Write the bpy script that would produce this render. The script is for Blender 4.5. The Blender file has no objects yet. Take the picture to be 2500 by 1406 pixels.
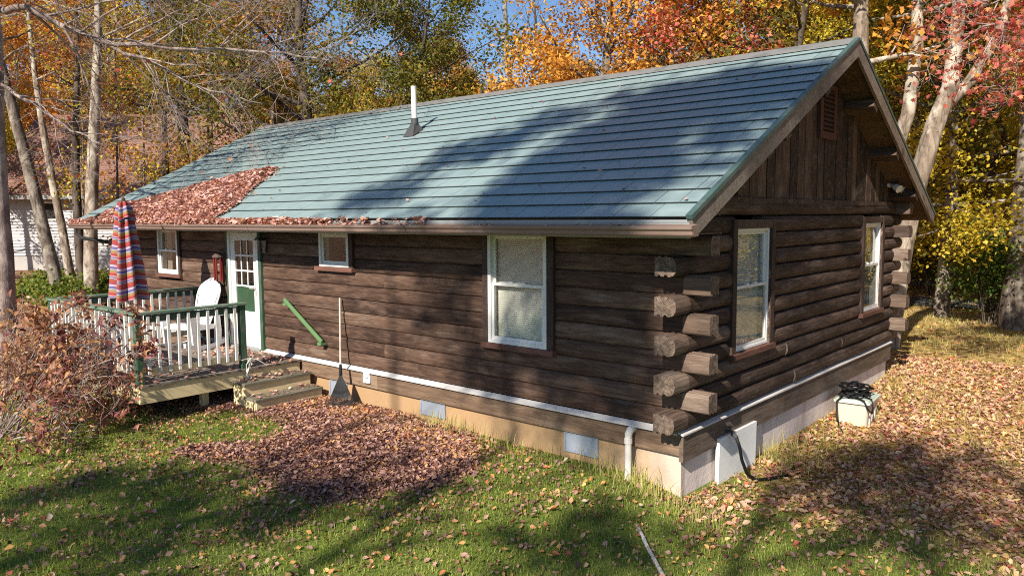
import bpy, math, random
import numpy as np
from mathutils import Vector, Matrix, Euler, Quaternion

sc = bpy.context.scene
COL = sc.collection
R_ = math.radians

# ------------------------------------------------------------------ camera, sky, sun, exposure
cam_d = bpy.data.cameras.new('camera')
cam_d.sensor_width = 36.0
cam_d.lens = 1879.9 / 2500 * 36.0
cam_d.clip_start = 0.05
cam_d.clip_end = 3000
cam = bpy.data.objects.new('camera', cam_d)
COL.objects.link(cam)
cR = Vector((0.75527094, 0.65537528, -0.00700424))
cU = Vector((-0.05561606, 0.07473425, 0.99565137))
cF = Vector((-0.65304875, 0.75159699, -0.092894))
M = Matrix.Identity(4)
for i in range(3):
    M[i][0], M[i][1], M[i][2] = cR[i], cU[i], -cF[i]
M[0][3], M[1][3], M[2][3] = 3.8039, -7.0585, 2.9144
cam.matrix_world = M
sc.camera = cam

TO_SUN = Vector((0.22, -1.0, 0.70)).normalized()
sun_el = math.asin(TO_SUN.z)
world = bpy.data.worlds.new('World')
sc.world = world
world.use_nodes = True
wt = world.node_tree
bg = wt.nodes['Background']
sky = wt.nodes.new('ShaderNodeTexSky')
sky.sky_type = 'NISHITA'
sky.sun_disc = False
sky.sun_elevation = sun_el
sky.sun_rotation = math.atan2(TO_SUN.x, TO_SUN.y)
sky.air_density = 1.0
sky.dust_density = 0.3
sky.ozone_density = 6.0
wt.links.new(sky.outputs['Color'], bg.inputs['Color'])
bg.inputs['Strength'].default_value = 0.08

sun_d = bpy.data.lights.new('sun', 'SUN')
sun_d.energy = 5.0
sun_d.angle = R_(0.53)
sun_d.color = (1.0, 0.93, 0.82)
sun = bpy.data.objects.new('sun', sun_d)
COL.objects.link(sun)
sun.rotation_euler = TO_SUN.to_track_quat('Z', 'Y').to_euler()

sc.view_settings.view_transform = 'Standard'
sc.view_settings.look = 'None'
sc.view_settings.exposure = 0.78
sc.view_settings.gamma = 1.0
sc.view_settings.use_curve_mapping = False
sc.render.engine = 'CYCLES'
try:
    sc.cycles.max_bounces = 7
    sc.cycles.transparent_max_bounces = 12
    sc.cycles.transmission_bounces = 5
    sc.cycles.use_denoising = False
    sc.cycles.filter_width = 1.05
    sc.cycles.caustics_reflective = False
    sc.cycles.caustics_refractive = False
except Exception:
    pass

# ------------------------------------------------------------------ node helpers / materials
class NT:
    def __init__(self, name):
        self.m = bpy.data.materials.new(name)
        self.m.use_nodes = True
        self.t = self.m.node_tree
        self.t.nodes.clear()
        self.out = self.n('ShaderNodeOutputMaterial')
    def n(self, t, **kw):
        nd = self.t.nodes.new(t)
        for k, v in kw.items():
            setattr(nd, k, v)
        return nd
    def l(self, a, b):
        self.t.links.new(a, b)
    def obj(self):
        return self.n('ShaderNodeTexCoord').outputs['Object']
    def mapping(self, src, scale=(1, 1, 1), loc=None):
        mp = self.n('ShaderNodeMapping')
        mp.inputs['Scale'].default_value = scale
        self.l(src, mp.inputs['Vector'])
        if loc is not None:
            self.l(loc, mp.inputs['Location'])
        return mp.outputs['Vector']
    def noise(self, vec, scale, detail=4, rough=0.6, dist=0.0):
        nn = self.n('ShaderNodeTexNoise')
        nn.inputs['Scale'].default_value = scale
        nn.inputs['Detail'].default_value = detail
        nn.inputs['Roughness'].default_value = rough
        nn.inputs['Distortion'].default_value = dist
        if vec is not None:
            self.l(vec, nn.inputs['Vector'])
        return nn.outputs['Fac']
    def ramp(self, fac, stops, interp='LINEAR'):
        r = self.n('ShaderNodeValToRGB')
        r.color_ramp.interpolation = interp
        el = r.color_ramp.elements
        while len(el) < len(stops):
            el.new(0.5)
        for e, (p, c) in zip(el, stops):
            e.position = p
            e.color = (*c, 1) if len(c) == 3 else c
        self.l(fac, r.inputs['Fac'])
        return r.outputs['Color']
    def mix(self, fac, a, b, mode='MIX'):
        m = self.n('ShaderNodeMix', data_type='RGBA', blend_type=mode)
        for sock, val in ((m.inputs[0], fac), (m.inputs[6], a), (m.inputs[7], b)):
            if hasattr(val, 'links'):
                self.l(val, sock)
            elif isinstance(val, (int, float)):
                sock.default_value = val
            else:
                sock.default_value = (*val, 1)
        return m.outputs[2]
    def math(self, op, a, b=None, c=None):
        m = self.n('ShaderNodeMath', operation=op)
        for i, val in enumerate((a, b, c)):
            if val is None:
                continue
            if hasattr(val, 'links'):
                self.l(val, m.inputs[i])
            else:
                m.inputs[i].default_value = val
        return m.outputs[0]
    def rnd(self):
        return self.n('ShaderNodeObjectInfo').outputs['Random']
    def rnd_loc(self):
        c = self.n('ShaderNodeCombineXYZ')
        r = self.rnd()
        self.l(self.math('MULTIPLY', r, 37.0), c.inputs[0])
        self.l(self.math('MULTIPLY', r, 91.0), c.inputs[1])
        self.l(self.math('MULTIPLY', r, 53.0), c.inputs[2])
        return c.outputs[0]
    def bump(self, h, strength=0.3, dist=0.01):
        b = self.n('ShaderNodeBump')
        b.inputs['Strength'].default_value = strength
        b.inputs['Distance'].default_value = dist
        self.l(h, b.inputs['Height'])
        return b.outputs['Normal']
    def pbsdf(self, col, rough=0.7, spec=0.3, metal=0.0, normal=None):
        p = self.n('ShaderNodeBsdfPrincipled')
        if hasattr(col, 'links'):
            self.l(col, p.inputs['Base Color'])
        else:
            p.inputs['Base Color'].default_value = (*col, 1)
        if hasattr(rough, 'links'):
            self.l(rough, p.inputs['Roughness'])
        else:
            p.inputs['Roughness'].default_value = rough
        p.inputs['Specular IOR Level'].default_value = spec
        p.inputs['Metallic'].default_value = metal
        if normal is not None:
            self.l(normal, p.inputs['Normal'])
        return p.outputs['BSDF']
    def done(self, sh):
        self.l(sh, self.out.inputs['Surface'])
        return self.m

def wood(name, stops, gs=(1.0, 9, 9), cracks=0.6, rough=0.75, bump=0.35, knots=True, wear=None, vary=0.35):
    t = NT(name)
    o = t.obj(); rl = t.rnd_loc()
    v = t.mapping(o, gs, rl)
    g = t.noise(v, 3.0, 7, 0.62, 0.6)
    v2 = t.mapping(o, (0.8, 2.2, 2.2), rl)
    big = t.noise(v2, 1.3, 4, 0.6)
    f = t.math('ADD', t.math('MULTIPLY', g, 0.6), t.math('MULTIPLY', big, 0.4))
    f = t.math('ADD', f, t.math('MULTIPLY', t.math('SUBTRACT', t.rnd(), 0.5), vary * 0.5))
    col = t.ramp(f, stops)
    fine = t.noise(t.mapping(o, (gs[0] * 2, gs[1] * 6, gs[2] * 6), rl), 4.0, 4, 0.6)
    col = t.mix(0.35, col, t.ramp(fine, [(0.3, (0.45, 0.45, 0.45)), (0.7, (1.35, 1.35, 1.35))]), 'MULTIPLY')
    if wear:
        w = t.noise(t.mapping(o, (1.5, 7, 7), rl), 1.1, 5, 0.7)
        col = t.mix(t.ramp(w, [(0.53, (0, 0, 0)), (0.74, (0.6, 0.6, 0.6))]), col, wear)
    hgt = g
    if cracks:
        c = t.noise(t.mapping(o, (0.45, 16, 16), rl), 2.0, 2, 0.4, 0.3)
        cl = t.math('ABSOLUTE', t.math('SUBTRACT', c, 0.5))
        ck = t.ramp(cl, [(0.0, (1, 1, 1)), (0.016, (0, 0, 0))])
        seg = t.ramp(t.noise(t.mapping(o, (0.9, 1.4, 1.4), rl), 1.0, 1), [(0.44, (0, 0, 0)), (0.50, (1, 1, 1))])
        ckm = t.mix(1.0, ck, seg, 'MULTIPLY')
        col = t.mix(t.math('MULTIPLY', ckm, cracks), col, (0.008, 0.005, 0.004))
        hgt = t.math('SUBTRACT', g, t.math('MULTIPLY', ckm, 0.7))
    if knots:
        vo = t.n('ShaderNodeTexVoronoi')
        vo.inputs['Scale'].default_value = 1.0
        t.l(t.mapping(o, (1.6, 6.5, 6.5), rl), vo.inputs['Vector'])
        kd = t.ramp(vo.outputs['Distance'], [(0.06, (1, 1, 1)), (0.16, (0, 0, 0))])
        col = t.mix(t.math('MULTIPLY', kd, 0.55), col, (0.11, 0.05, 0.022))
    nrm = t.bump(hgt, bump, 0.012)
    return t.done(t.pbsdf(col, rough, 0.3, 0, nrm))

def paint(name, col, rough=0.5, dirt=0.15, spec=0.4, scale=3.0, dcol=(0.10, 0.085, 0.06), bump=0.05, vary=0.0, stretch=(1, 1, 1)):
    t = NT(name)
    o = t.obj(); rl = t.rnd_loc()
    n = t.noise(t.mapping(o, stretch, rl), scale, 6, 0.65)
    c = t.mix(t.math('MULTIPLY', t.ramp(n, [(0.48, (0, 0, 0)), (0.78, (1, 1, 1))]), dirt * 2), col, dcol)
    if vary:
        c = t.mix(1.0, c, t.ramp(t.rnd(), [(0.0, (1 - vary,) * 3), (1.0, (1 + vary,) * 3)]), 'MULTIPLY')
    return t.done(t.pbsdf(c, rough, spec, 0, t.bump(n, bump, 0.02)))

def leafmat(name, stops, trans=0.4, rough=0.55, attr='r', spec=0.25):
    t = NT(name)
    a = t.n('ShaderNodeAttribute'); a.attribute_name = attr
    col = t.ramp(a.outputs['Fac'], stops)
    p = t.pbsdf(col, rough, spec)
    if trans <= 0:
        return t.done(p)
    tr = t.n('ShaderNodeBsdfTranslucent')
    t.l(t.mix(1.0, col, (1.25, 1.15, 0.8), 'MULTIPLY'), tr.inputs['Color'])
    ms = t.n('ShaderNodeMixShader'); ms.inputs[0].default_value = trans
    t.l(p, ms.inputs[1]); t.l(tr.outputs[0], ms.inputs[2])
    return t.done(ms.outputs[0])

def bark(name, c1, c2, c3, scale=1.0):
    t = NT(name)
    o = t.obj(); rl = t.rnd_loc()
    n1 = t.noise(t.mapping(o, (7 * scale, 7 * scale, 1.6 * scale), rl), 1.6, 6, 0.7, 0.4)
    n2 = t.noise(t.mapping(o, (1.6, 1.6, 0.9), rl), 1.5, 5, 0.65, 0.8)
    n3 = t.noise(t.mapping(o, (4, 4, 3), rl), 1.6, 4, 0.6, 0.5)
    col = t.ramp(n1, [(0.32, c1), (0.62, c2)])
    col = t.mix(t.ramp(n2, [(0.46, (0, 0, 0)), (0.62, (0.9, 0.9, 0.9))]), col, c3)
    col = t.mix(t.ramp(n3, [(0.58, (0, 0, 0)), (0.68, (0.6, 0.6, 0.6))]), col, c1)
    return t.done(t.pbsdf(col, 0.9, 0.15, 0, t.bump(n1, 0.7, 0.03)))

MAT = {}
MAT['log'] = wood('log_wood', [(0.30, (0.018, 0.009, 0.006)), (0.46, (0.060, 0.031, 0.020)), (0.60, (0.122, 0.070, 0.045)), (0.76, (0.23, 0.168, 0.130))],
                  wear=(0.205, 0.138, 0.105), vary=0.42)
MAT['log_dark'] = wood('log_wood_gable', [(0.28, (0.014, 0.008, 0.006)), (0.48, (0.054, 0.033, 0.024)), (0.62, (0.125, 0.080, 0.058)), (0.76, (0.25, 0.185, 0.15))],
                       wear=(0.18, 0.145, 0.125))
MAT['log_end'] = wood('log_end_wood', [(0.25, (0.045, 0.029, 0.020)), (0.5, (0.145, 0.095, 0.068)), (0.75, (0.30, 0.235, 0.185))], cracks=0.8)
MAT['skirt'] = wood('skirt_wood', [(0.25, (0.07, 0.042, 0.026)), (0.5, (0.19, 0.12, 0.075)), (0.75, (0.33, 0.24, 0.16))], gs=(0.8, 7, 7))
MAT['skirt_dark'] = wood('skirt_wood_dark', [(0.25, (0.045, 0.030, 0.022)), (0.5, (0.12, 0.085, 0.062)), (0.75, (0.21, 0.165, 0.13))], gs=(0.8, 7, 7))
MAT['trim'] = wood('trim_wood', [(0.25, (0.022, 0.013, 0.010)), (0.5, (0.060, 0.036, 0.028)), (0.75, (0.12, 0.085, 0.07))], gs=(6, 6, 1), knots=False)
MAT['sill'] = wood('sill_wood', [(0.25, (0.07, 0.030, 0.020)), (0.5, (0.145, 0.066, 0.046)), (0.75, (0.24, 0.125, 0.095))], knots=False)
MAT['board'] = wood('gable_board_wood', [(0.28, (0.010, 0.006, 0.005)), (0.48, (0.050, 0.028, 0.019)), (0.64, (0.11, 0.066, 0.045)), (0.78, (0.20, 0.15, 0.12))],
                    gs=(10, 10, 0.9), wear=(0.20, 0.16, 0.13), vary=0.55)
MAT['rake'] = wood('rake_board_wood', [(0.25, (0.10, 0.075, 0.06)), (0.5, (0.22, 0.175, 0.145)), (0.75, (0.36, 0.31, 0.27))], knots=False, gs=(0.9, 9, 9))
MAT['soffit'] = wood('soffit_wood', [(0.25, (0.018, 0.011, 0.007)), (0.5, (0.07, 0.042, 0.026)), (0.75, (0.18, 0.12, 0.08))], knots=False, gs=(9, 0.9, 9))
MAT['tan'] = paint('deck_tan_paint', (0.68, 0.54, 0.31), 0.65, 0.24, 0.25, 2.2, (0.16, 0.11, 0.06), 0.1)
MAT['tread'] = wood('tread_wood', [(0.25, (0.08, 0.075, 0.05)), (0.5, (0.19, 0.165, 0.12)), (0.75, (0.33, 0.29, 0.22))], gs=(7, 0.8, 7), knots=False)
MAT['deckboard'] = wood('deck_board_wood', [(0.25, (0.09, 0.07, 0.055)), (0.5, (0.20, 0.165, 0.13)), (0.75, (0.33, 0.28, 0.23))], gs=(7, 0.8, 7), knots=False)
MAT['green'] = paint('green_paint', (0.036, 0.082, 0.046), 0.55, 0.25, 0.35, 4.0, (0.20, 0.20, 0.17), 0.1)
MAT['door_reflection'] = paint('door_reflection_green', (0.025, 0.068, 0.032), 0.25, 0.15, 0.5, 4.0)  # colour of the green reflection in the door's lower glass
MAT['green_worn'] = paint('worn_green_paint', (0.11, 0.17, 0.11), 0.65, 0.5, 0.3, 5.0, (0.27, 0.27, 0.23), 0.1)
MAT['green_light'] = paint('bright_green_paint', (0.11, 0.21, 0.085), 0.5, 0.15, 0.35, 4.0, (0.05, 0.08, 0.04))
MAT['white'] = paint('white_paint', (0.70, 0.69, 0.66), 0.45, 0.12, 0.4, 3.0, (0.42, 0.38, 0.32))
MAT['strip'] = paint('strip_paint', (0.56, 0.53, 0.50), 0.5, 0.2, 0.35, 3.0, (0.36, 0.31, 0.26), 0.05, 0, (0.4, 3, 3))
MAT['baluster'] = paint('baluster_paint', (0.72, 0.69, 0.64), 0.6, 0.25, 0.3, 6.0, (0.30, 0.24, 0.18), 0.1)
MAT['plastic'] = paint('white_plastic', (0.80, 0.80, 0.82), 0.35, 0.08, 0.5, 3.0, (0.4, 0.37, 0.33))
MAT['pvc'] = paint('white_pvc', (0.66, 0.62, 0.57), 0.4, 0.25, 0.5, 5.0, (0.35, 0.3, 0.25))
MAT['gutter'] = paint('gutter_brown', (0.19, 0.125, 0.10), 0.45, 0.25, 0.45, 2.0, (0.30, 0.24, 0.20), 0.05, 0, (0.5, 4, 4))
MAT['grey_metal'] = paint('grey_metal', (0.27, 0.285, 0.285), 0.4, 0.25, 0.5, 5.0, (0.20, 0.18, 0.16))
MAT['vent_metal'] = paint('galvanised_vent', (0.27, 0.30, 0.35), 0.38, 0.25, 0.5, 4.0, (0.28, 0.27, 0.28))
MAT['ridge'] = paint('ridge_metal', (0.17, 0.165, 0.155), 0.6, 0.4, 0.3, 6.0, (0.06, 0.06, 0.055))
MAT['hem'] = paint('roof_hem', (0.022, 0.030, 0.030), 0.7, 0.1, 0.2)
MAT['felt'] = paint('roof_felt', (0.03, 0.04, 0.042), 0.9, 0.1, 0.1)
MAT['trim_green'] = paint('dark_green_metal', (0.055, 0.10, 0.09), 0.4, 0.2, 0.5, 4.0, (0.2, 0.2, 0.18))
MAT['foundation'] = None
MAT['black'] = paint('black_rubber', (0.008, 0.008, 0.009), 0.6, 0.1, 0.25, 8.0, (0.02, 0.018, 0.016))
MAT['lead'] = paint('dark_flashing', (0.05, 0.05, 0.052), 0.6, 0.2, 0.4)
MAT['dark'] = paint('dark_interior', (0.035, 0.032, 0.03), 0.9, 0.0, 0.1)
MAT['room'] = paint('room_wall_paint', (0.30, 0.27, 0.22), 0.9, 0.05, 0.1)
MAT['red'] = paint('red_metal', (0.36, 0.055, 0.045), 0.45, 0.1, 0.4)
MAT['redbrown'] = paint('red_brown_paint', (0.095, 0.042, 0.030), 0.7, 0.25, 0.2, 5.0, (0.07, 0.035, 0.03))
MAT['tote'] = paint('beige_plastic', (0.58, 0.51, 0.42), 0.4, 0.15, 0.45, 3.0, (0.33, 0.28, 0.22))
MAT['tote_lid'] = paint('pale_green_plastic', (0.52, 0.58, 0.48), 0.4, 0.15, 0.45, 3.0, (0.35, 0.33, 0.26))
MAT['foam'] = paint('foam_board', (0.84, 0.83, 0.78), 0.7, 0.2, 0.2, 1.6, (0.42, 0.40, 0.33))
MAT['asphalt'] = paint('asphalt', (0.055, 0.057, 0.062), 0.9, 0.2, 0.2, 20.0, (0.09, 0.085, 0.08), 0.3)
MAT['blind'] = paint('blind_slats', (0.76, 0.735, 0.66), 0.6, 0.02, 0.3)
MAT['curtain'] = paint('curtain_cloth', (0.36, 0.31, 0.26), 0.9, 0.2, 0.1, 2.0, (0.2, 0.16, 0.13), 0.1, 0, (6, 6, 0.5))
MAT['rope'] = paint('white_cord', (0.66, 0.62, 0.54), 0.8, 0.2, 0.2, 10.0)
MAT['handle'] = wood('rake_handle_wood', [(0.25, (0.30, 0.24, 0.20)), (0.5, (0.48, 0.42, 0.36)), (0.75, (0.60, 0.55, 0.5))], gs=(8, 8, 0.8), knots=False, cracks=0)
MAT['siding'] = paint('white_siding', (0.42, 0.405, 0.40), 0.55, 0.08, 0.3, 1.0, (0.5, 0.46, 0.42))
MAT['concrete'] = paint('grey_concrete', (0.40, 0.38, 0.36), 0.9, 0.2, 0.15, 1.5, (0.24, 0.22, 0.2), 0.2)
MAT['metal'] = paint('bright_metal', (0.45, 0.44, 0.42), 0.3, 0.1, 0.6)
MAT['chime_top'] = paint('chime_hood', (0.10, 0.07, 0.06), 0.6, 0.1, 0.3)

t = NT('log_end_grain')
o = t.obj(); s = t.n('ShaderNodeSeparateXYZ'); t.l(o, s.inputs[0])
yy = t.math('SUBTRACT', s.outputs[1], 0.055)
rad_ = t.math('SQRT', t.math('ADD', t.math('MULTIPLY', yy, yy), t.math('MULTIPLY', s.outputs[2], s.outputs[2])))
nz = t.noise(t.mapping(o, (1, 1, 1), t.rnd_loc()), 18, 4, 0.6)
ring = t.math('SINE', t.math('ADD', t.math('MULTIPLY', rad_, 520.0), t.math('MULTIPLY', nz, 5.0)))
ang = t.math('ARCTAN2', yy, s.outputs[2])
vec = t.n('ShaderNodeCombineXYZ'); t.l(t.math('MULTIPLY', ang, 2.4), vec.inputs[0]); t.l(t.math('MULTIPLY', rad_, 3.0), vec.inputs[1]); t.l(t.math('MULTIPLY', t.rnd(), 40.0), vec.inputs[2])
ck = t.math('ABSOLUTE', t.math('SUBTRACT', t.noise(vec.outputs[0], 2.0, 2, 0.5), 0.5))
c = t.ramp(t.math('ADD', t.math('MULTIPLY', ring, 0.22), nz), [(0.25, (0.060, 0.040, 0.028)), (0.55, (0.165, 0.112, 0.082)), (0.85, (0.31, 0.245, 0.195))])
c = t.mix(t.ramp(ck, [(0.0, (0.9, 0.9, 0.9)), (0.022, (0, 0, 0))]), c, (0.012, 0.008, 0.006))
MAT['log_grain'] = t.done(t.pbsdf(c, 0.85, 0.15, 0, t.bump(t.math('ADD', ring, t.math('MULTIPLY', ck, 4.0)), 0.4, 0.004)))

t = NT('roof_metal')
o = t.obj(); rl = t.rnd_loc()
n = t.noise(t.mapping(o, (1.2, 4, 1), rl), 1.4, 6, 0.7)
c = t.mix(t.ramp(n, [(0.35, (0, 0, 0)), (0.75, (0.7, 0.7, 0.7))]), (0.205, 0.282, 0.276), (0.290, 0.358, 0.348))
c = t.mix(1.0, c, t.ramp(t.rnd(), [(0, (0.95, 0.955, 0.96)), (1, (1.04, 1.035, 1.03))]), 'MULTIPLY')
sp = t.noise(t.mapping(o, (1, 1, 1), rl), 60, 3, 0.6)
MAT['roof'] = t.done(t.pbsdf(c, 0.42, 0.5, 0.0, t.bump(sp, 0.12, 0.004)))

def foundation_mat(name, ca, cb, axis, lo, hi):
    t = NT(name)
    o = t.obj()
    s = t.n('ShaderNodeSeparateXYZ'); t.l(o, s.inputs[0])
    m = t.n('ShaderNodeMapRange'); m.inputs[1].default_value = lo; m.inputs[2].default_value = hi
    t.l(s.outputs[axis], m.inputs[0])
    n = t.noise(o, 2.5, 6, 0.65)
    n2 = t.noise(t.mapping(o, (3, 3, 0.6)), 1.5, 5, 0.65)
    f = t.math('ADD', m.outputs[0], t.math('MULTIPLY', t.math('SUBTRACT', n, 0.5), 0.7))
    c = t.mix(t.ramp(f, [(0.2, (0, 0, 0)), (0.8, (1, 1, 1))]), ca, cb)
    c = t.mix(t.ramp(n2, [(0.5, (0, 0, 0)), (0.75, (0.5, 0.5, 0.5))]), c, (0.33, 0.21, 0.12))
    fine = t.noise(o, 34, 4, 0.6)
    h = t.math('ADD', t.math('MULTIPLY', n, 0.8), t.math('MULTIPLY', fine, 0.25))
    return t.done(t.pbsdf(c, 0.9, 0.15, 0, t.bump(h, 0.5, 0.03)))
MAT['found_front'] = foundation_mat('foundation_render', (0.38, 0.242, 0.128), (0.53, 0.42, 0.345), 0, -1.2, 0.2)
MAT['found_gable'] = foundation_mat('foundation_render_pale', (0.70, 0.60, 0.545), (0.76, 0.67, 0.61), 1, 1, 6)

t = NT('window_glass')
fr = t.n('ShaderNodeLayerWeight'); fr.inputs[0].default_value = 0.5
f = t.math('ADD', t.math('MULTIPLY', t.math('POWER', fr.outputs['Facing'], 4.0), 0.92), 0.06)
tr = t.n('ShaderNodeBsdfTransparent'); tr.inputs[0].default_value = (0.94, 0.95, 0.93, 1)
gl = t.n('ShaderNodeBsdfGlossy'); gl.inputs['Roughness'].default_value = 0.01
ms = t.n('ShaderNodeMixShader'); t.l(f, ms.inputs[0]); t.l(tr.outputs[0], ms.inputs[1]); t.l(gl.outputs[0], ms.inputs[2])
MAT['glass'] = t.done(ms.outputs[0])

t = NT('umbrella_cloth')
o = t.obj(); s = t.n('ShaderNodeSeparateXYZ'); t.l(o, s.inputs[0])
at_ = t.n('ShaderNodeAttribute'); at_.attribute_name = 'stripe'
fr = t.math('FRACT', t.math('MULTIPLY', at_.outputs['Fac'], 3.0))
red = (0.29, 0.055, 0.048); pink = (0.40, 0.20, 0.22); blue = (0.10, 0.115, 0.23); olive = (0.24, 0.19, 0.085); lil = (0.38, 0.31, 0.38); plum = (0.16, 0.04, 0.10); ora = (0.38, 0.12, 0.07)
seq = [(0.0, red), (0.20, plum), (0.23, lil), (0.33, plum), (0.36, blue), (0.45, lil), (0.49, olive), (0.60, ora), (0.66, red), (0.78, pink), (0.84, blue), (0.90, lil), (0.94, plum), (0.965, olive)]
MAT['umbrella'] = t.done(t.pbsdf(t.ramp(fr, seq, 'CONSTANT'), 0.85, 0.1, 0, t.bump(t.noise(o, 60, 2), 0.1, 0.003)))

t = NT('brown_shingles')
o = t.obj(); rl = t.rnd_loc()
br = t.n('ShaderNodeTexBrick')
br.inputs['Scale'].default_value = 1.0
br.inputs['Brick Width'].default_value = 0.55; br.inputs['Row Height'].default_value = 0.17
br.inputs['Mortar Size'].default_value = 0.012; br.inputs['Bias'].default_value = -0.2
br.inputs['Color1'].default_value = (0.25, 0.145, 0.115, 1); br.inputs['Color2'].default_value = (0.17, 0.095, 0.075, 1); br.inputs['Mortar'].default_value = (0.09, 0.045, 0.035, 1)
t.l(t.mapping(o, (1, 1, 1)), br.inputs['Vector'])
n = t.noise(o, 1.2, 5, 0.7)
c = t.mix(0.6, br.outputs['Color'], t.ramp(n, [(0.3, (0.7, 0.7, 0.7)), (0.7, (1.35, 1.25, 1.2))]), 'MULTIPLY')
MAT['shingle'] = t.done(t.pbsdf(c, 0.9, 0.1, 0, t.bump(br.outputs['Fac'], 0.3, 0.02)))

# bark
MAT['bark_grey'] = bark('bark_grey', (0.045, 0.035, 0.027), (0.17, 0.135, 0.105), (0.36, 0.31, 0.25))
MAT['bark_dark'] = bark('bark_dark', (0.022, 0.016, 0.013), (0.085, 0.062, 0.047), (0.13, 0.105, 0.08))
MAT['bark_pale'] = bark('bark_pale', (0.065, 0.048, 0.035), (0.28, 0.215, 0.16), (0.52, 0.45, 0.36))
MAT['bark_twig'] = bark('bark_twig', (0.12, 0.085, 0.075), (0.28, 0.21, 0.185), (0.42, 0.34, 0.30))

# foliage: the attribute r (0..1) picks a leaf colour
YEL = [(0.0, (0.13, 0.145, 0.015)), (0.3, (0.33, 0.29, 0.025)), (0.6, (0.60, 0.45, 0.035)), (0.85, (0.72, 0.53, 0.07)), (1.0, (0.80, 0.60, 0.14))]
ORA = [(0.0, (0.24, 0.09, 0.02)), (0.3, (0.50, 0.21, 0.035)), (0.6, (0.72, 0.37, 0.055)), (0.85, (0.80, 0.50, 0.11)), (1.0, (0.78, 0.36, 0.17))]
OLI = [(0.0, (0.06, 0.075, 0.012)), (0.3, (0.12, 0.13, 0.02)), (0.55, (0.22, 0.20, 0.03)), (0.8, (0.38, 0.22, 0.04)), (1.0, (0.46, 0.19, 0.05))]
RED = [(0.0, (0.24, 0.035, 0.03)), (0.3, (0.48, 0.095, 0.07)), (0.6, (0.62, 0.19, 0.14)), (0.85, (0.68, 0.31, 0.11)), (1.0, (0.70, 0.38, 0.30))]
RUS = [(0.0, (0.10, 0.045, 0.018)), (0.35, (0.28, 0.11, 0.035)), (0.65, (0.48, 0.19, 0.05)), (0.85, (0.55, 0.26, 0.07)), (1.0, (0.50, 0.21, 0.12))]
GRN = [(0.0, (0.025, 0.05, 0.012)), (0.4, (0.06, 0.115, 0.022)), (0.75, (0.12, 0.19, 0.03)), (1.0, (0.25, 0.26, 0.05))]
SPA = [(0.0, (0.04, 0.045, 0.012)), (0.4, (0.09, 0.085, 0.018)), (0.75, (0.17, 0.11, 0.025)), (1.0, (0.34, 0.18, 0.04))]
for k, v in dict(yellow=YEL, orange=ORA, olive=OLI, red=RED, rust=RUS, leafgreen=GRN, sparse=SPA).items():
    MAT[k] = leafmat(k + '_leaves', v)
MAT['litter'] = leafmat('leaf_litter', [(0.0, (0.035, 0.013, 0.013)), (0.16, (0.12, 0.048, 0.042)), (0.34, (0.26, 0.13, 0.105)), (0.50, (0.40, 0.225, 0.18)), (0.62, (0.48, 0.29, 0.19)), (0.74, (0.54, 0.25, 0.09)), (0.85, (0.62, 0.38, 0.11)), (0.92, (0.40, 0.06, 0.04)), (1.0, (0.62, 0.47, 0.34))], 0.15, 0.5, 'r', 0.35)
MAT['litter_gold'] = leafmat('gold_leaf_litter', [(0.0, (0.10, 0.035, 0.03)), (0.18, (0.30, 0.135, 0.10)), (0.38, (0.52, 0.29, 0.20)), (0.58, (0.64, 0.41, 0.27)), (0.72, (0.66, 0.46, 0.17)), (0.84, (0.40, 0.07, 0.055)), (0.92, (0.66, 0.35, 0.12)), (1.0, (0.72, 0.54, 0.42))], 0.15, 0.55, 'r', 0.35)
MAT['roof_litter'] = leafmat('roof_leaf_litter', [(0.0, (0.16, 0.055, 0.045)), (0.22, (0.38, 0.175, 0.14)), (0.5, (0.56, 0.31, 0.255)), (0.78, (0.66, 0.42, 0.35)), (0.92, (0.62, 0.27, 0.09)), (1.0, (0.70, 0.50, 0.38))], 0.12, 0.5, 'r', 0.4)
MAT['grass'] = leafmat('grass_blades', [(0.0, (0.07, 0.13, 0.016)), (0.25, (0.18, 0.27, 0.03)), (0.5, (0.34, 0.41, 0.065)), (0.75, (0.52, 0.50, 0.15)), (1.0, (0.66, 0.55, 0.28))], 0.4, 0.5)
MAT['shrub_leaf'] = leafmat('shrub_leaves', [(0.0, (0.13, 0.032, 0.04)), (0.22, (0.28, 0.10, 0.085)), (0.45, (0.42, 0.20, 0.11)), (0.68, (0.56, 0.32, 0.13)), (0.86, (0.42, 0.16, 0.12)), (1.0, (0.66, 0.46, 0.32))], 0.35)

# ------------------------------------------------------------------ mesh helpers
def tag(o, label=None, cat=None, group=None, kind=None):
    if label: o['label'] = label
    if cat: o['category'] = cat
    if group: o['group'] = group
    if kind: o['kind'] = kind
    return o

WL = {}
def link(o, parent=None, loc=(0, 0, 0), rot=None):
    """parent is given: loc is in world metres unless the parent is a local (rotated) thing"""
    COL.objects.link(o)
    loc = Vector(loc)
    WL[o.name] = loc.copy()
    if parent is not None:
        o.parent = parent
        pl = WL.get(parent.name)
        if pl is not None:
            o.location = loc - pl
        else:
            o.location = loc
            WL.pop(o.name)
    else:
        o.location = loc
    if rot is not None:
        o.rotation_euler = rot
    return o

def thing(name, label, cat, loc=(0, 0, 0), rotz=None, group=None, local=False, kind=None):
    o = bpy.data.objects.new(name, None)
    o.empty_display_size = 0.2
    link(o, None, loc)
    if rotz is not None:
        o.rotation_euler = (0, 0, rotz)
    if local or rotz is not None:
        WL.pop(o.name)
    return tag(o, label, cat, group, kind)

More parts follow.
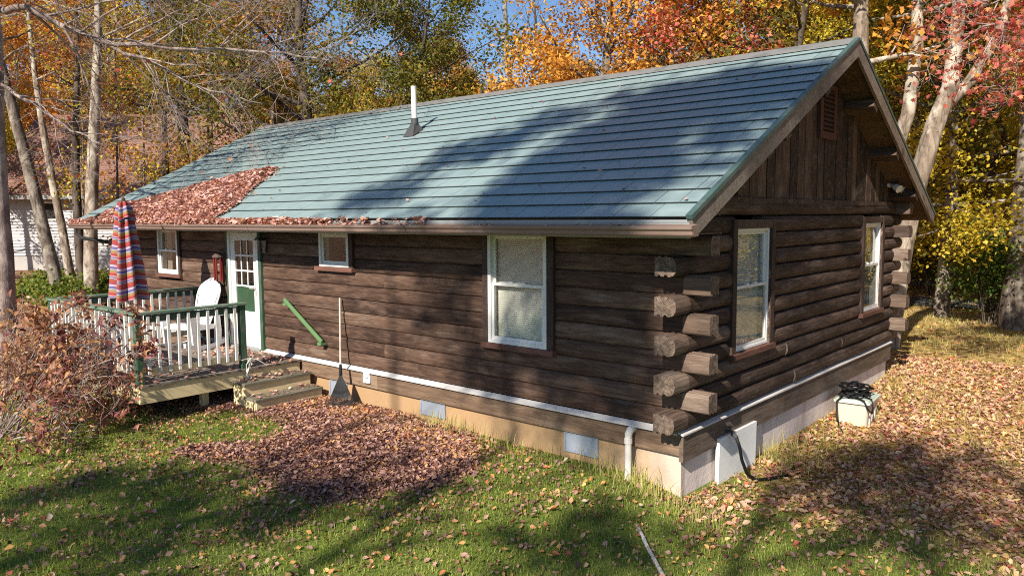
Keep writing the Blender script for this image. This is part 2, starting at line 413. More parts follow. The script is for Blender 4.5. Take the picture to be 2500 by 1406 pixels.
class MB:
    def __init__(self):
        self.v = []; self.f = []; self.mi = []; self.off = Vector((0, 0, 0))
    def add(self, vs, fs, mi=0):
        b = len(self.v)
        self.v += [tuple(x) for x in vs]
        for f in fs:
            self.f.append([b + i for i in f]); self.mi.append(mi)
    def box(self, x0, x1, y0, y1, z0, z1, mi=0):
        vs = [(x, y, z) for z in (z0, z1) for y in (y0, y1) for x in (x0, x1)]
        self.add(vs, [(0, 2, 3, 1), (4, 5, 7, 6), (0, 1, 5, 4), (2, 6, 7, 3), (0, 4, 6, 2), (1, 3, 7, 5)], mi)
        return self
    def obox(self, c, size, rot, mi=0):
        c = Vector(c); hx, hy, hz = [s / 2 for s in size]
        vs = [c + rot @ Vector((x, y, z)) for z in (-hz, hz) for y in (-hy, hy) for x in (-hx, hx)]
        self.add(vs, [(0, 2, 3, 1), (4, 5, 7, 6), (0, 1, 5, 4), (2, 6, 7, 3), (0, 4, 6, 2), (1, 3, 7, 5)], mi)
        return self
    def bar(self, a, b, w, h, up=(0, 0, 1), mi=0):
        a = Vector(a); b = Vector(b); d = (b - a); L = d.length; d.normalize()
        up = Vector(up); s = d.cross(up).normalized(); u = s.cross(d)
        rot = Matrix((d, s, u)).transposed()
        return self.obox((a + b) / 2, (L, w, h), rot, mi)
    def prism(self, poly, axis, a, b, mi=0):
        n = len(poly)
        def P(q, t):
            if axis == 0: return (t, q[0], q[1])
            if axis == 1: return (q[0], t, q[1])
            return (q[0], q[1], t)
        vs = [P(q, a) for q in poly] + [P(q, b) for q in poly]
        fs = [(i, (i + 1) % n, n + (i + 1) % n, n + i) for i in range(n)]
        fs += [tuple(range(n - 1, -1, -1)), tuple(range(n, 2 * n))]
        self.add(vs, fs, mi)
        return self
    def tube(self, pts, rad, n=8, mi=0, cap=True):
        pts = [Vector(q) for q in pts]
        if isinstance(rad, (int, float)): rad = [rad] * len(pts)
        vs = []; fs = []
        d0 = (pts[1] - pts[0]).normalized()
        ref = Vector((0, 0, 1)) if abs(d0.z) < 0.9 else Vector((1, 0, 0))
        s = d0.cross(ref).normalized()
        for i, q in enumerate(pts):
            d = (pts[min(i + 1, len(pts) - 1)] - pts[max(i - 1, 0)])
            if d.length < 1e-9: d = d0.copy()
            d.normalize()
            s = (s - d * s.dot(d))
            if s.length < 1e-6: s = d.orthogonal()
            s.normalize(); u = d.cross(s)
            for k in range(n):
                a = 2 * math.pi * k / n
                vs.append(q + (s * math.cos(a) + u * math.sin(a)) * rad[i])
        for i in range(len(pts) - 1):
            for k in range(n):
                k2 = (k + 1) % n
                fs.append((i * n + k, i * n + k2, (i + 1) * n + k2, (i + 1) * n + k))
        if cap:
            fs.append(tuple(range(n - 1, -1, -1)))
            fs.append(tuple((len(pts) - 1) * n + k for k in range(n)))
        self.add(vs, fs, mi)
        return self
    def mesh(self, name, mats, smooth=False):
        me = bpy.data.meshes.new(name)
        me.from_pydata(self.v, [], self.f)
        for m in (mats if isinstance(mats, (list, tuple)) else [mats]):
            me.materials.append(m)
        if max(self.mi, default=0) > 0:
            me.polygons.foreach_set('material_index', self.mi)
        if smooth:
            me.polygons.foreach_set('use_smooth', [True] * len(me.polygons))
        me.update()
        return me
    def build(self, name, mats, parent=None, loc=None, smooth=False, rot=None, bevel=0, center=True):
        """vertices are in world metres (or in the local frame of a rotated thing); the origin goes to their middle"""
        if loc is None:
            if center:
                a = np.array(self.v); c = (a.min(0) + a.max(0)) / 2
            else:
                c = np.zeros(3)
            self.v = [(x - c[0], y - c[1], z - c[2]) for x, y, z in self.v]
            loc = c
        o = bpy.data.objects.new(name, self.mesh(name, mats, smooth))
        link(o, parent, loc, rot)
        if bevel:
            b = o.modifiers.new('bevel', 'BEVEL'); b.width = bevel; b.segments = 1; b.limit_method = 'ANGLE'
        return o

def np_mesh(name, V, Fc, mats, attr=None, smooth=False):
    """V (n,3), Fc (m,k): a mesh from arrays, attr: dict of per-vertex floats"""
    me = bpy.data.meshes.new(name)
    V = np.ascontiguousarray(V, np.float32); Fc = np.ascontiguousarray(Fc, np.int32)
    m, k = Fc.shape
    me.vertices.add(len(V)); me.vertices.foreach_set('co', V.ravel())
    me.loops.add(m * k); me.loops.foreach_set('vertex_index', Fc.ravel())
    me.polygons.add(m)
    me.polygons.foreach_set('loop_start', np.arange(0, m * k, k, dtype=np.int32))
    try:
        me.polygons.foreach_set('loop_total', np.full(m, k, np.int32))
    except Exception:
        pass
    if smooth:
        me.polygons.foreach_set('use_smooth', np.ones(m, bool))
    for mt in (mats if isinstance(mats, (list, tuple)) else [mats]):
        me.materials.append(mt)
    for kk, a in (attr or {}).items():
        at = me.attributes.new(kk, 'FLOAT', 'POINT')
        at.data.foreach_set('value', np.ascontiguousarray(a, np.float32))
    me.update(calc_edges=True)
    me.validate()
    return me

def rand_rot(rng, n, up_bias=0.0):
    """n random frames (x along the leaf, z its normal)"""
    z = rng.normal(size=(n, 3)); z[:, 2] = np.abs(z[:, 2]) + up_bias
    z /= np.linalg.norm(z, axis=1)[:, None]
    x = rng.normal(size=(n, 3)); x -= (x * z).sum(1)[:, None] * z
    x /= np.linalg.norm(x, axis=1)[:, None]
    return x, np.cross(z, x), z

def leaf_cards(P, X, Y, Z, size, r, shape='diamond'):
    """leaf shapes at points P: arrays (verts, faces, attr)"""
    n = len(P)
    if shape == 'diamond':
        u = np.array([-0.5, 0.0, 0.5, 0.0]); w = np.array([0.0, 0.36, 0.0, -0.36]); h = np.array([0.0, 0.10, -0.05, 0.10])
        fc = np.array([[0, 1, 2], [0, 2, 3]])
    elif shape == 'curl':
        u = np.array([-0.5, -0.08, 0.5, -0.02, 0.0]); w = np.array([0.0, 0.37, 0.04, -0.36, 0.0]); h = np.array([0.10, 0.16, 0.17, 0.13, -0.02])
        fc = np.array([[0, 4, 1], [1, 4, 2], [2, 4, 3], [3, 4, 0]])
    elif shape == 'ovate':
        u = np.array([-0.52, -0.22, 0.12, 0.56, 0.14, -0.20, 0.02]); w = np.array([0.0, 0.30, 0.27, 0.03, -0.25, -0.31, 0.0]); h = np.array([0.06, 0.13, 0.16, 0.02, 0.10, 0.17, -0.03])
        fc = np.array([[i, (i + 1) % 6, 6] for i in range(6)])
    elif shape == 'maple':
        ang = np.radians([180, 140, 115, 95, 62, 38, 22, 0, -22, -38, -62, -95, -115, -140])
        rad = np.array([0.22, 0.36, 0.24, 0.52, 0.22, 0.50, 0.26, 0.58, 0.26, 0.50, 0.22, 0.52, 0.24, 0.36])
        u = np.append(rad * np.cos(ang), 0); w = np.append(rad * np.sin(ang), 0); h = np.append(0.22 * rad * np.abs(np.sin(ang)), -0.02)
        k = len(ang)
        fc = np.array([[i, (i + 1) % k, k] for i in range(k)])
    elif shape == 'lance':
        u = np.array([-0.5, -0.15, 0.2, 0.6, 0.2, -0.15, -0.1, 0.2]); w = np.array([0, 0.19, 0.16, 0, -0.16, -0.19, 0, 0]); h = np.array([0, 0.07, 0.05, -0.12, 0.05, 0.07, 0.0, -0.01])
        fc = np.array([[0, 6, 1], [1, 6, 7], [1, 7, 2], [2, 7, 3], [3, 7, 4], [4, 7, 5], [5, 7, 6], [5, 6, 0]])
    k = len(u)
    size = np.asarray(size).reshape(-1, 1, 1)
    V = P[:, None, :] + size * (u[None, :, None] * X[:, None, :] + w[None, :, None] * Y[:, None, :] + h[None, :, None] * Z[:, None, :])
    F = (np.arange(n) * k)[:, None, None] + fc[None]
    return V.reshape(-1, 3), F.reshape(-1, 3), np.repeat(r, k)

def sm(a, b, x):
    t = np.clip((np.asarray(x, float) - a) / (b - a), 0, 1)
    return t * t * (3 - 2 * t)

def in_poly(x, y, poly):
    x = np.asarray(x, float); y = np.asarray(y, float)
    ins = np.zeros(x.shape, bool); n = len(poly)
    for i in range(n):
        x1, y1 = poly[i]; x2, y2 = poly[(i + 1) % n]
        c = ((y1 > y) != (y2 > y)) & (x < (x2 - x1) * (y - y1) / (y2 - y1 + 1e-12) + x1)
        ins ^= c
    return ins

def sd_poly(x, y, poly):
    x = np.asarray(x, float); y = np.asarray(y, float)
    d = np.full(x.shape, 1e9); n = len(poly)
    for i in range(n):
        x1, y1 = poly[i]; x2, y2 = poly[(i + 1) % n]
        dx, dy = x2 - x1, y2 - y1
        t = np.clip(((x - x1) * dx + (y - y1) * dy) / (dx * dx + dy * dy), 0, 1)
        d = np.minimum(d, np.hypot(x - x1 - t * dx, y - y1 - t * dy))
    return np.where(in_poly(x, y, poly), -d, d)

def wob(x, y, s=1.0):
    """smooth wobble without a lattice"""
    return (np.sin(1.7 * s * x + 0.6) * np.cos(1.3 * s * y - 0.4) + 0.6 * np.sin(3.1 * s * x + 2.2 * s * y + 1.1) + 0.4 * np.cos(5.3 * s * x - 4.1 * s * y)) / 2.0

# ------------------------------------------------------------------ the ground
PILE = [(-5.35, -2.75), (-4.9, -2.0), (-5.25, -1.45), (-6.46, -1.2), (-8.08, -2.0), (-9.3, -2.0), (-9.3, 0.2), (-4.16, 0.3), (-3.3, -0.05), (-2.42, -0.5), (-2.05, -1.11), (-2.12, -1.83), (-2.35, -2.4), (-2.8, -2.63), (-3.94, -2.5)]
def pile_density(x, y):
    d = sd_poly(x, y, PILE) + 0.22 * wob(x, y, 1.6)
    return 1 - sm(-0.25, 0.3, d)
def right_side(x, y):
    """0 on the front lawn, 1 on the leaf strewn side yard"""
    return sm(-0.6, 0.9, x + 0.35 * np.minimum(y, 3) + 0.3 * wob(x, y, 1.1)) * sm(-0.9, 2.2, y + 0.5 * wob(x, y, 1.3))
def ground_z(x, y):
    x = np.asarray(x, float); y = np.asarray(y, float)
    z = 0.10 - 0.27 * sm(-0.8, 0.6, x) * (1 - sm(3.5, 9, y))
    z = z + 0.02 * wob(x, y, 0.8) + 0.025 * pile_density(x, y)
    z = z - 0.10 * sm(-1.0, 2.5, -y - 1.5) * (1 - sm(-0.8, 0.6, x))
    far = sm(18, 60, np.hypot(x + 3, y))
    z = z + far * (0.35 + 0.25 * wob(x, y, 0.07)) * sm(5, 40, -x)
    return z

def axis_pts(lo, hi, step, far):
    a = list(np.arange(lo, hi + 1e-6, step)); s = step; p = hi
    while p < far:
        s *= 1.16; p += s; a.append(p)
    s = step; p = lo
    while p > -far:
        s *= 1.16; p -= s; a.insert(0, p)
    return np.array(a)
gx = axis_pts(-11.0, 4.5, 0.11, 700); gy = axis_pts(-6.5, 10.0, 0.11, 700)
GX, GY = np.meshgrid(gx, gy)
GZ = ground_z(GX, GY)
V = np.stack([GX, GY, GZ], -1).reshape(-1, 3)
nx, ny = len(gx), len(gy)
ii = (np.arange(ny - 1)[:, None] * nx + np.arange(nx - 1)[None]).ravel()
Fc = np.stack([ii, ii + 1, ii + nx + 1, ii + nx], 1)
t = NT('ground_soil')
geo = t.n('ShaderNodeNewGeometry').outputs['Position']
a1 = t.n('ShaderNodeAttribute'); a1.attribute_name = 'leafy'
a2 = t.n('ShaderNodeAttribute'); a2.attribute_name = 'side'
n1 = t.noise(geo, 3.0, 6, 0.7); n2 = t.noise(geo, 26.0, 4, 0.7)
grass_c = t.ramp(n2, [(0.3, (0.05, 0.07, 0.015)), (0.55, (0.14, 0.17, 0.035)), (0.75, (0.28, 0.25, 0.10))])
vo = t.n('ShaderNodeTexVoronoi'); vo.inputs['Scale'].default_value = 17.0; t.l(geo, vo.inputs['Vector'])
sv = t.n('ShaderNodeSeparateColor'); t.l(vo.outputs['Color'], sv.inputs[0])
leaf_c = t.ramp(sv.outputs[0], [(0.0, (0.05, 0.02, 0.018)), (0.3, (0.17, 0.08, 0.06)), (0.6, (0.33, 0.19, 0.13)), (0.85, (0.42, 0.22, 0.08)), (1.0, (0.48, 0.34, 0.24))])
gold_c = t.ramp(sv.outputs[0], [(0.0, (0.13, 0.07, 0.025)), (0.3, (0.27, 0.15, 0.05)), (0.6, (0.42, 0.28, 0.10)), (0.85, (0.52, 0.34, 0.09)), (1.0, (0.50, 0.36, 0.22))])
f1 = t.math('ADD', a1.outputs['Fac'], t.math('MULTIPLY', t.math('SUBTRACT', n1, 0.5), 0.9))
c = t.mix(t.ramp(f1, [(0.35, (0, 0, 0)), (0.65, (1, 1, 1))]), grass_c, leaf_c)
f2 = t.math('ADD', a2.outputs['Fac'], t.math('MULTIPLY', t.math('SUBTRACT', n1, 0.5), 0.9))
c = t.mix(t.ramp(f2, [(0.4, (0, 0, 0)), (0.9, (0.85, 0.85, 0.85))]), c, gold_c)
MAT['ground'] = t.done(t.pbsdf(c, 0.95, 0.1, 0, t.bump(n2, 0.5, 0.03)))
leafy = np.maximum(pile_density(GX, GY), np.maximum(sm(9, 14, GY) * sm(2, 6, -GX), sm(9, 12, -GX) * 0.8)) * 1.0
side = np.maximum(right_side(GX, GY), sm(7, 9, GY) * sm(-8, -3, GX))
gme = np_mesh('ground', V, Fc, MAT['ground'], {'leafy': leafy.ravel(), 'side': side.ravel()}, smooth=True)
ground = bpy.data.objects.new('ground', gme); COL.objects.link(ground)
tag(ground, 'lawn and leaf covered forest floor around the cabin', kind='structure')

# road behind the trees on the right
mb = MB()
A = Vector((-30, 21.5, 0)); B = Vector((26, 18.6, 0)); d = (B - A).normalized(); nrm = Vector((-d.y, d.x, 0))
pts = []
for k in range(41):
    q = A + (B - A) * k / 40
    for s in (-1.3, 1.3):
        w = q + nrm * s
        pts.append((w.x, w.y, float(ground_z(w.x, w.y)) + 0.03))
mb.add(pts, [(2 * k, 2 * k + 2, 2 * k + 3, 2 * k + 1) for k in range(40)])
rd = mb.build('road', MAT['asphalt']); tag(rd, 'dark asphalt road behind the trees', kind='structure')

# ------------------------------------------------------------------ the cabin
rng = np.random.default_rng(7)
rnd = random.Random(11)
XL, W, ZS = -13.35, 7.43, 0.70
OG, OE, ZE, ZR = 0.4585, 0.738, 2.891, 5.162
YR = W / 2
TH = math.atan2(ZR - ZE, YR + OE)
RX0, RX1 = -13.94, OG
cabin = thing('log_cabin', 'dark brown log cabin with a green metal roof and white trimmed windows', 'cabin', (-6.5, 3.7, 0))

CH = 0.2
def log_profile(b):
    p = []
    for k in range(7):
        a = -math.pi / 2 + math.pi * k / 6
        p.append((-b * math.cos(a) ** 0.8 if abs(math.cos(a)) > 1e-6 else 0.0, 0.097 * math.sin(a)))
    top = [(0.03, 0.097), (0.035, 0.107), (0.06, 0.107), (0.065, 0.097), (0.10, 0.097), (0.105, 0.107), (0.13, 0.107), (0.135, 0.097), (0.17, 0.095)]
    bot = [(0.17, -0.095), (0.14, -0.097), (0.132, -0.082), (0.108, -0.082), (0.10, -0.097), (0.068, -0.097), (0.06, -0.082), (0.036, -0.082), (0.028, -0.097)]
    return p + top + bot      # y (outwards is negative), z

def log(u0, u1, zc, wall, end0=0.0, end1=0.0, mat=None, b=None):
    """a milled log from u0 to u1 along a wall; end0 / end1 say how much of it stands free past the corner"""
    if b is None: b = 0.024 if wall == 'front' else 0.072
    cuts = [u0]
    if end0: cuts.append(u0 + end0)
    a = cuts[-1]; e = u1 - end1 if end1 else u1
    n = max(1, int((e - a) / 0.8))
    cuts += [a + (e - a) * k / n for k in range(1, n + 1)]
    if end1: cuts.append(u1)
    uc = (u0 + u1) / 2
    m = MB(); vs = []
    ph = rnd.uniform(0, 6)
    for c in cuts:
        pr = log_profile(b * (1 + 0.16 * math.sin(c * 1.9 + ph) + rnd.uniform(-0.05, 0.05)))
        dz = 0.0015 * math.sin(c * 1.3 + ph)
        vs += [(c - uc, y, z + dz) for y, z in pr]
    k = len(pr); fs = []; mi = []
    for i in range(len(cuts) - 1):
        free = (i == 0 and end0) or (i == len(cuts) - 2 and end1)
        for j in range(k):
            fs.append((i * k + j, (i + 1) * k + j, (i + 1) * k + (j + 1) % k, i * k + (j + 1) % k)); mi.append(1 if free else 0)
    fs.append(tuple(range(k))); mi.append(2)
    fs.append(tuple((len(cuts) - 1) * k + j for j in range(k - 1, -1, -1))); mi.append(2)
    m.v = vs; m.f = [list(f) for f in fs]; m.mi = mi
    ang, pos = {'front': (0, lambda u: (u, 0, zc)), 'gable': (math.pi / 2, lambda u: (0, u, zc)),
                'left': (-math.pi / 2, lambda u: (XL, W - u, zc)), 'back': (math.pi, lambda u: (-u, W, zc))}[wall]
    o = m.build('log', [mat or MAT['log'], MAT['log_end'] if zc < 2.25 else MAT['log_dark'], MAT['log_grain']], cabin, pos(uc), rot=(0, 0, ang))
    return o

def segs(a, b, holes):
    out = []; c = a
    for h0, h1 in sorted(holes):
        if h0 > c: out.append((c, h0))
        c = max(c, h1)
    if b > c: out.append((c, b))
    return out

FRONT_HOLES = [(-11.68, -10.86, 1.72, 2.70), (-8.93, -7.95, 0.70, 2.70), (-6.18, -5.49, 2.12, 2.70), (-2.64, -1.77, 1.32, 2.70)]
GABLE_HOLES = [(1.06, 2.00, 1.36, 2.86), (5.64, 6.54, 1.36, 2.86)]
def split_long(s, maxlen=5.2):
    a, b = s
    if b - a < maxlen: return [s]
    c = a + (b - a) * rnd.uniform(0.35, 0.65)
    return [(a, c), (c, b)]
EXT = 0.30
T = 0.17
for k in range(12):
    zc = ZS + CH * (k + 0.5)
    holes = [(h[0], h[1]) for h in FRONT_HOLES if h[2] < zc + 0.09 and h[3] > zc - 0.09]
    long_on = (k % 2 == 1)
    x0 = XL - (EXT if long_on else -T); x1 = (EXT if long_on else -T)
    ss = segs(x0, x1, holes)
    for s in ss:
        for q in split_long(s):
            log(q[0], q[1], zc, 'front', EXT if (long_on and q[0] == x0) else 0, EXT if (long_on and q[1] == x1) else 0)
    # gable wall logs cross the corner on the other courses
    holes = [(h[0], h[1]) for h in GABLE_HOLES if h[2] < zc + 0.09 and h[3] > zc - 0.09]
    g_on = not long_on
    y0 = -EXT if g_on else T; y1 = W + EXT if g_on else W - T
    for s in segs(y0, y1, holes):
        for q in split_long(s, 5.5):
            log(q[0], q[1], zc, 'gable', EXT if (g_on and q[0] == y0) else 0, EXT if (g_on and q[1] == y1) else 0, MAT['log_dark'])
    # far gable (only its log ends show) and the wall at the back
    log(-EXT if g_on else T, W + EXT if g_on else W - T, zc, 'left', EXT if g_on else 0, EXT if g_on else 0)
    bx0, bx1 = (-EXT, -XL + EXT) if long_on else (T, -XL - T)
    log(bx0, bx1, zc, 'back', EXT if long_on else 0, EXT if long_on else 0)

# foundation, skirt boards, white drip strip
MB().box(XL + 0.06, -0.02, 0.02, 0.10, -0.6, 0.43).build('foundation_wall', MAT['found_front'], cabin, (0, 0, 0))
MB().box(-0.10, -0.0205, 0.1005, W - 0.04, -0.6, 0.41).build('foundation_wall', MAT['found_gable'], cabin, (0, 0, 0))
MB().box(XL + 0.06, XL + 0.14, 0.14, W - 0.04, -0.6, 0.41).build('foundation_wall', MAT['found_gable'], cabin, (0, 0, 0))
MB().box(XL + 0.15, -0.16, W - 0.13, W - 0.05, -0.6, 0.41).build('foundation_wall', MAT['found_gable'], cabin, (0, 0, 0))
MB().box(XL + 0.15, -0.16, 0.14, W - 0.14, 0.50, 0.54).build('floor', MAT['dark'], cabin)
for a, b in ((XL, -9.6), (-9.594, -4.9), (-4.894, -0.012)):
    MB().box(a, b, -0.034, 0.018, 0.425 - 0.004, ZS - 0.045).build('skirt_board', MAT['skirt'], cabin)
for a, b in ((-0.05, 2.6), (2.606, W)):
    mbx = MB().box(-(b - a) / 2, (b - a) / 2, -0.05, 0.0, -0.145, 0.145)
    mbx.build('skirt_board', MAT['skirt_dark'], cabin, (-0.009, (a + b) / 2, ZS - 0.19), rot=(0, 0, math.pi / 2))
MB().prism([(-0.075, ZS - 0.055), (0.0, ZS - 0.03), (0.0, ZS - 0.005), (-0.075, ZS - 0.042)], 0, XL, -0.02).build('drip_strip', MAT['strip'], cabin)
MB().prism([(0.062, ZS - 0.05), (0.0, ZS - 0.03), (0.0, ZS - 0.012), (0.062, ZS - 0.034)], 1, -0.09, W + 0.02).build('drip_strip', MAT['strip'], cabin)

# crawl space vents, outlet cover, drain pipe
for x0, x1, z0, z1 in ((-1.54, -1.06, 0.17, 0.41), (-4.03, -3.54, 0.20, 0.41), (-6.12, -5.68, 0.16, 0.405)):
    v = MB().box(x0, x1, 0.006, 0.019, z0, z1).build('crawl_vent', MAT['vent_metal'], cabin)
    f = MB()
    for a in (x0, x1 - 0.02): f.box(a, a + 0.02, -0.002, 0.006, z0, z1)
    for a in (z0, z1 - 0.02): f.box(x0 + 0.02, x1 - 0.02, -0.001, 0.006, a, a + 0.02)
    f.build('vent_flange', MAT['vent_metal'], v)
oc = MB().prism([(-0.07, -0.09), (0.07, -0.09), (0.075, 0.0), (0.055, 0.085), (-0.055, 0.085), (-0.075, 0.0)], 1, -0.045, 0.0).build('outlet_cover', MAT['plastic'], cabin, (-5.12, -0.03, 0.575), bevel=0.012)
MB().box(-0.06, 0.06, 0.045 - 0.10, -0.045, -0.005, 0.0).build('hinge_line', MAT['grey_metal'], oc, (-5.12, -0.035, 0.58))
dp = MB().tube([(-0.57, -0.135, -0.05), (-0.57, -0.135, 0.52), (-0.57, -0.13, 0.575), (-0.57, -0.10, 0.61), (-0.57, -0.01, 0.615)], [0.036, 0.036, 0.042, 0.042, 0.042], 12)
dp = dp.build('drain_pipe', MAT['pvc'], cabin, smooth=False)
MB().tube([(-0.57, -0.135, 0.475), (-0.57, -0.135, 0.53)], 0.045, 12).build('pipe_collar', MAT['pvc'], dp)
MB().tube([(-0.57, -0.03, 0.615), (-0.57, -0.012, 0.615)], 0.06, 12).build('pipe_flange', MAT['pvc'], dp)

# ---- windows (built in a local frame: x along the wall, -y outwards)
def window(wall, u0, u1, z0, z1, blind=True, trim_w=0.10, top_trim=True, split=True, mid=None, side_l=True, side_r=True, curtain=False):
    ang = 0 if wall == 'front' else math.pi / 2
    uc, zc = (u0 + u1) / 2, (z0 + z1) / 2
    loc = (uc, 0, zc) if wall == 'front' else (0, uc, zc)
    hw, hh = (u1 - u0) / 2, (z1 - z0) / 2
    fw = 0.05 if wall == 'front' else 0.036
    fy = -0.072 if wall == 'front' else -0.052
    ty = -0.064 if wall == 'front' else -0.088
    f = MB()
    for s in (-1, 1):
        f.box(min(s * hw, s * (hw - fw)), max(s * hw, s * (hw - fw)), fy, 0.09, -hh, hh)
        f.box(-hw + fw, hw - fw, fy, 0.09, min(s * hh, s * (hh - fw)), max(s * hh, s * (hh - fw)))
    w = f.build('window', MAT['white'], cabin, loc, rot=(0, 0, ang), bevel=0.004)
    WL.pop(w.name, None)
    iw = hw - fw
    if mid is None: mid = 0.0
    def sash(name, za, zb, y):
        s = MB(); r = 0.035
        s.box(-iw, -iw + r, y, y + 0.03, za, zb); s.box(iw - r, iw, y, y + 0.03, za, zb)
        s.box(-iw + r, iw - r, y, y + 0.03, za, za + r); s.box(-iw + r, iw - r, y, y + 0.03, zb - r, zb)
        so = s.build(name, MAT['white'], w, (0, 0, 0))
        p = MB().box(-iw + r, iw - r, y + 0.012, y + 0.016, za + r, zb - r).build('pane', MAT['glass'], w, (0, 0, 0))
    if split:
        sash('sash', mid - 0.02, hh - fw, -0.012)
        sash('sash', -hh + fw, mid + 0.02, -0.046)
        for s in (-0.25, 0.25):
            MB().box(s * iw - 0.03, s * iw + 0.03, -0.05, -0.02, mid + 0.021, mid + 0.04).build('sash_lock', MAT['white'], w, (0, 0, 0))
    else:
        sash('sash', -hh + fw, hh - fw, -0.04)
    if blind:
        b = MB(); nsl = int((2 * (hh - fw)) / 0.026)
        for k in range(nsl):
            z = -hh + fw + 0.02 + k * 0.026
            b.add([(-iw + 0.02, 0.046, z - 0.010), (iw - 0.02, 0.046, z - 0.010), (iw - 0.02, 0.056, z + 0.011), (-iw + 0.02, 0.056, z + 0.011)], [(0, 1, 2, 3)])
        bo = b.build('blind', MAT['blind'], w, (0, 0, 0)); bo['kind'] = 'stuff'
        MB().box(-iw + 0.01, iw - 0.01, 0.03, 0.075, hh - fw - 0.035, hh - fw).build('head_rail', MAT['white'], w, (0, 0, 0))
    if curtain:
        c = MB(); n = 26
        for side in (-1, 1):
            pts = [(side * (iw - 0.02 - 0.55 * iw * k / n), 0.10 + 0.018 * math.sin(k * 1.1)) for k in range(n + 1)]
            vs = [(x, y, z) for x, y in pts for z in (-hh + fw, hh - fw)]
            c.add(vs, [(2 * k, 2 * k + 2, 2 * k + 3, 2 * k + 1) for k in range(n)])
        c.build('curtain', MAT['curtain'], w, (0, 0, 0))
    # wall of the room right behind: a pale back panel well inside
    tw = trim_w
    if side_l: MB().box(-hw - tw, -hw - 0.002, ty, 0.02, -hh - 0.03, hh + (tw if top_trim else 0)).build('trim_board', MAT['trim'], w, (0, 0, 0), bevel=0.003)
    if side_r: MB().box(hw + 0.002, hw + tw, ty, 0.02, -hh - 0.03, hh + (tw if top_trim else 0)).build('trim_board', MAT['trim'], w, (0, 0, 0), bevel=0.003)
    if top_trim: MB().box(-hw - 0.001, hw + 0.001, ty + 0.002, 0.02, hh + 0.002, hh + tw - 0.004).build('trim_board', MAT['trim'], w, (0, 0, 0), bevel=0.003)
    MB().box(-hw - tw - 0.01, hw + tw + 0.01, ty - 0.03, 0.02, -hh - 0.07, -hh - 0.003).build('window_sill', MAT['sill'], w, (0, 0, 0), bevel=0.004)
    return w
window('front', -11.66, -10.83, 1.83, 2.73, blind=False, trim_w=0.085, top_trim=False, curtain=True)
window('front', -6.20, -5.47, 2.17, 2.70, blind=False, split=False, trim_w=0.09, top_trim=False, side_l=False)
window('front', -2.67, -1.745, 1.35, 2.72, blind=True, trim_w=0.10, top_trim=False, mid=0.045)
window('gable', 1.055, 2.005, 1.355, 2.755, blind=True, trim_w=0.105, mid=0.03)
window('gable', 5.64, 6.545, 1.355, 2.765, blind=False, trim_w=0.10, mid=0.03, curtain=True)
# a sunny interior wall seen between the slats
MB().box(-4.2, -0.4, 1.9, 1.95, 0.56, 2.9).build('interior_wall', MAT['room'], cabin)

# ---- door with nine lights
dw, dh = 0.98, 2.04
dx, dz = -8.44, 0.68 + dh / 2
d = MB(); h = dw / 2; v = dh / 2
door_frame = MB()
for s in (-1, 1): door_frame.box(min(s * h, s * (h - 0.055)), max(s * h, s * (h - 0.055)), -0.075, 0.08, -v, v)
door_frame.box(-h + 0.055, h - 0.055, -0.075, 0.08, v - 0.055, v)
dfo = door_frame.build('door_frame', MAT['white'], cabin, (dx, 0, dz), bevel=0.004)
s0 = h - 0.06
gx0, gx1, gz0, gz1 = -s0 + 0.13, s0 - 0.13, -0.40, v - 0.19
door = MB()
door.box(-s0, gx0, -0.045, 0.0, -v + 0.01, v - 0.06); door.box(gx1, s0, -0.045, 0.0, -v + 0.01, v - 0.06)
door.box(gx0, gx1, -0.045, 0.0, -v + 0.01, gz0); door.box(gx0, gx1, -0.045, 0.0, gz1, v - 0.06)
do = door.build('door', MAT['white'], cabin, (dx, 0, dz), bevel=0.005)
pn = MB(); pn.box(gx0, gx1, -0.026, -0.022, gz0 + 0.42, gz1); pn.build('pane', MAT['glass'], do, (dx, 0, dz))
MB().box(gx0, gx1, -0.020, -0.006, gz0, gz0 + 0.42).build('green_reflection', MAT['door_reflection'], do, (dx, 0, dz))  # flat green sheet standing in for the reflection in the lower glass
mu = MB()
for k in (1, 2): mu.box(gx0 + (gx1 - gx0) * k / 3 - 0.011, gx0 + (gx1 - gx0) * k / 3 + 0.011, -0.04, -0.027, gz0 + 0.46, gz1)
zz = [gz0 + 0.44 + (gz1 - gz0 - 0.44) * k / 3 for k in range(3)]
for z in zz: mu.box(gx0, gx1, -0.042, -0.0272, z - 0.014, z + 0.014)
mu.build('muntin', MAT['white'], do, (dx, 0, dz))
for z in (-v + 0.16, -v + 0.34):
    MB().box(gx0 - 0.01, gx1 + 0.01, -0.056, -0.046, z, z + 0.13).build('door_panel', MAT['white'], do, (dx, 0, dz), bevel=0.008)
MB().box(s0 - 0.085, s0 - 0.05, -0.058, -0.046, -0.10, 0.14).tube([(s0 - 0.068, -0.058, 0.02), (s0 - 0.068, -0.10, 0.02), (s0 - 0.17, -0.105, 0.02)], 0.011, 6).build('handle', MAT['metal'], do, (dx, 0, dz))
MB().box(h + 0.002, h + 0.075, -0.066, 0.03, -v - 0.02, v).build('door_trim', MAT['green'], cabin, (dx, 0, dz), bevel=0.003)
MB().box(-h - 0.075, -h - 0.002, -0.066, 0.03, -v - 0.02, v).build('door_trim', MAT['green'], cabin, (dx, 0, dz), bevel=0.003)
MB().box(-h, h, -0.10, 0.08, -v - 0.035, -v - 0.002).build('threshold', MAT['grey_metal'], cabin, (dx, 0, dz))

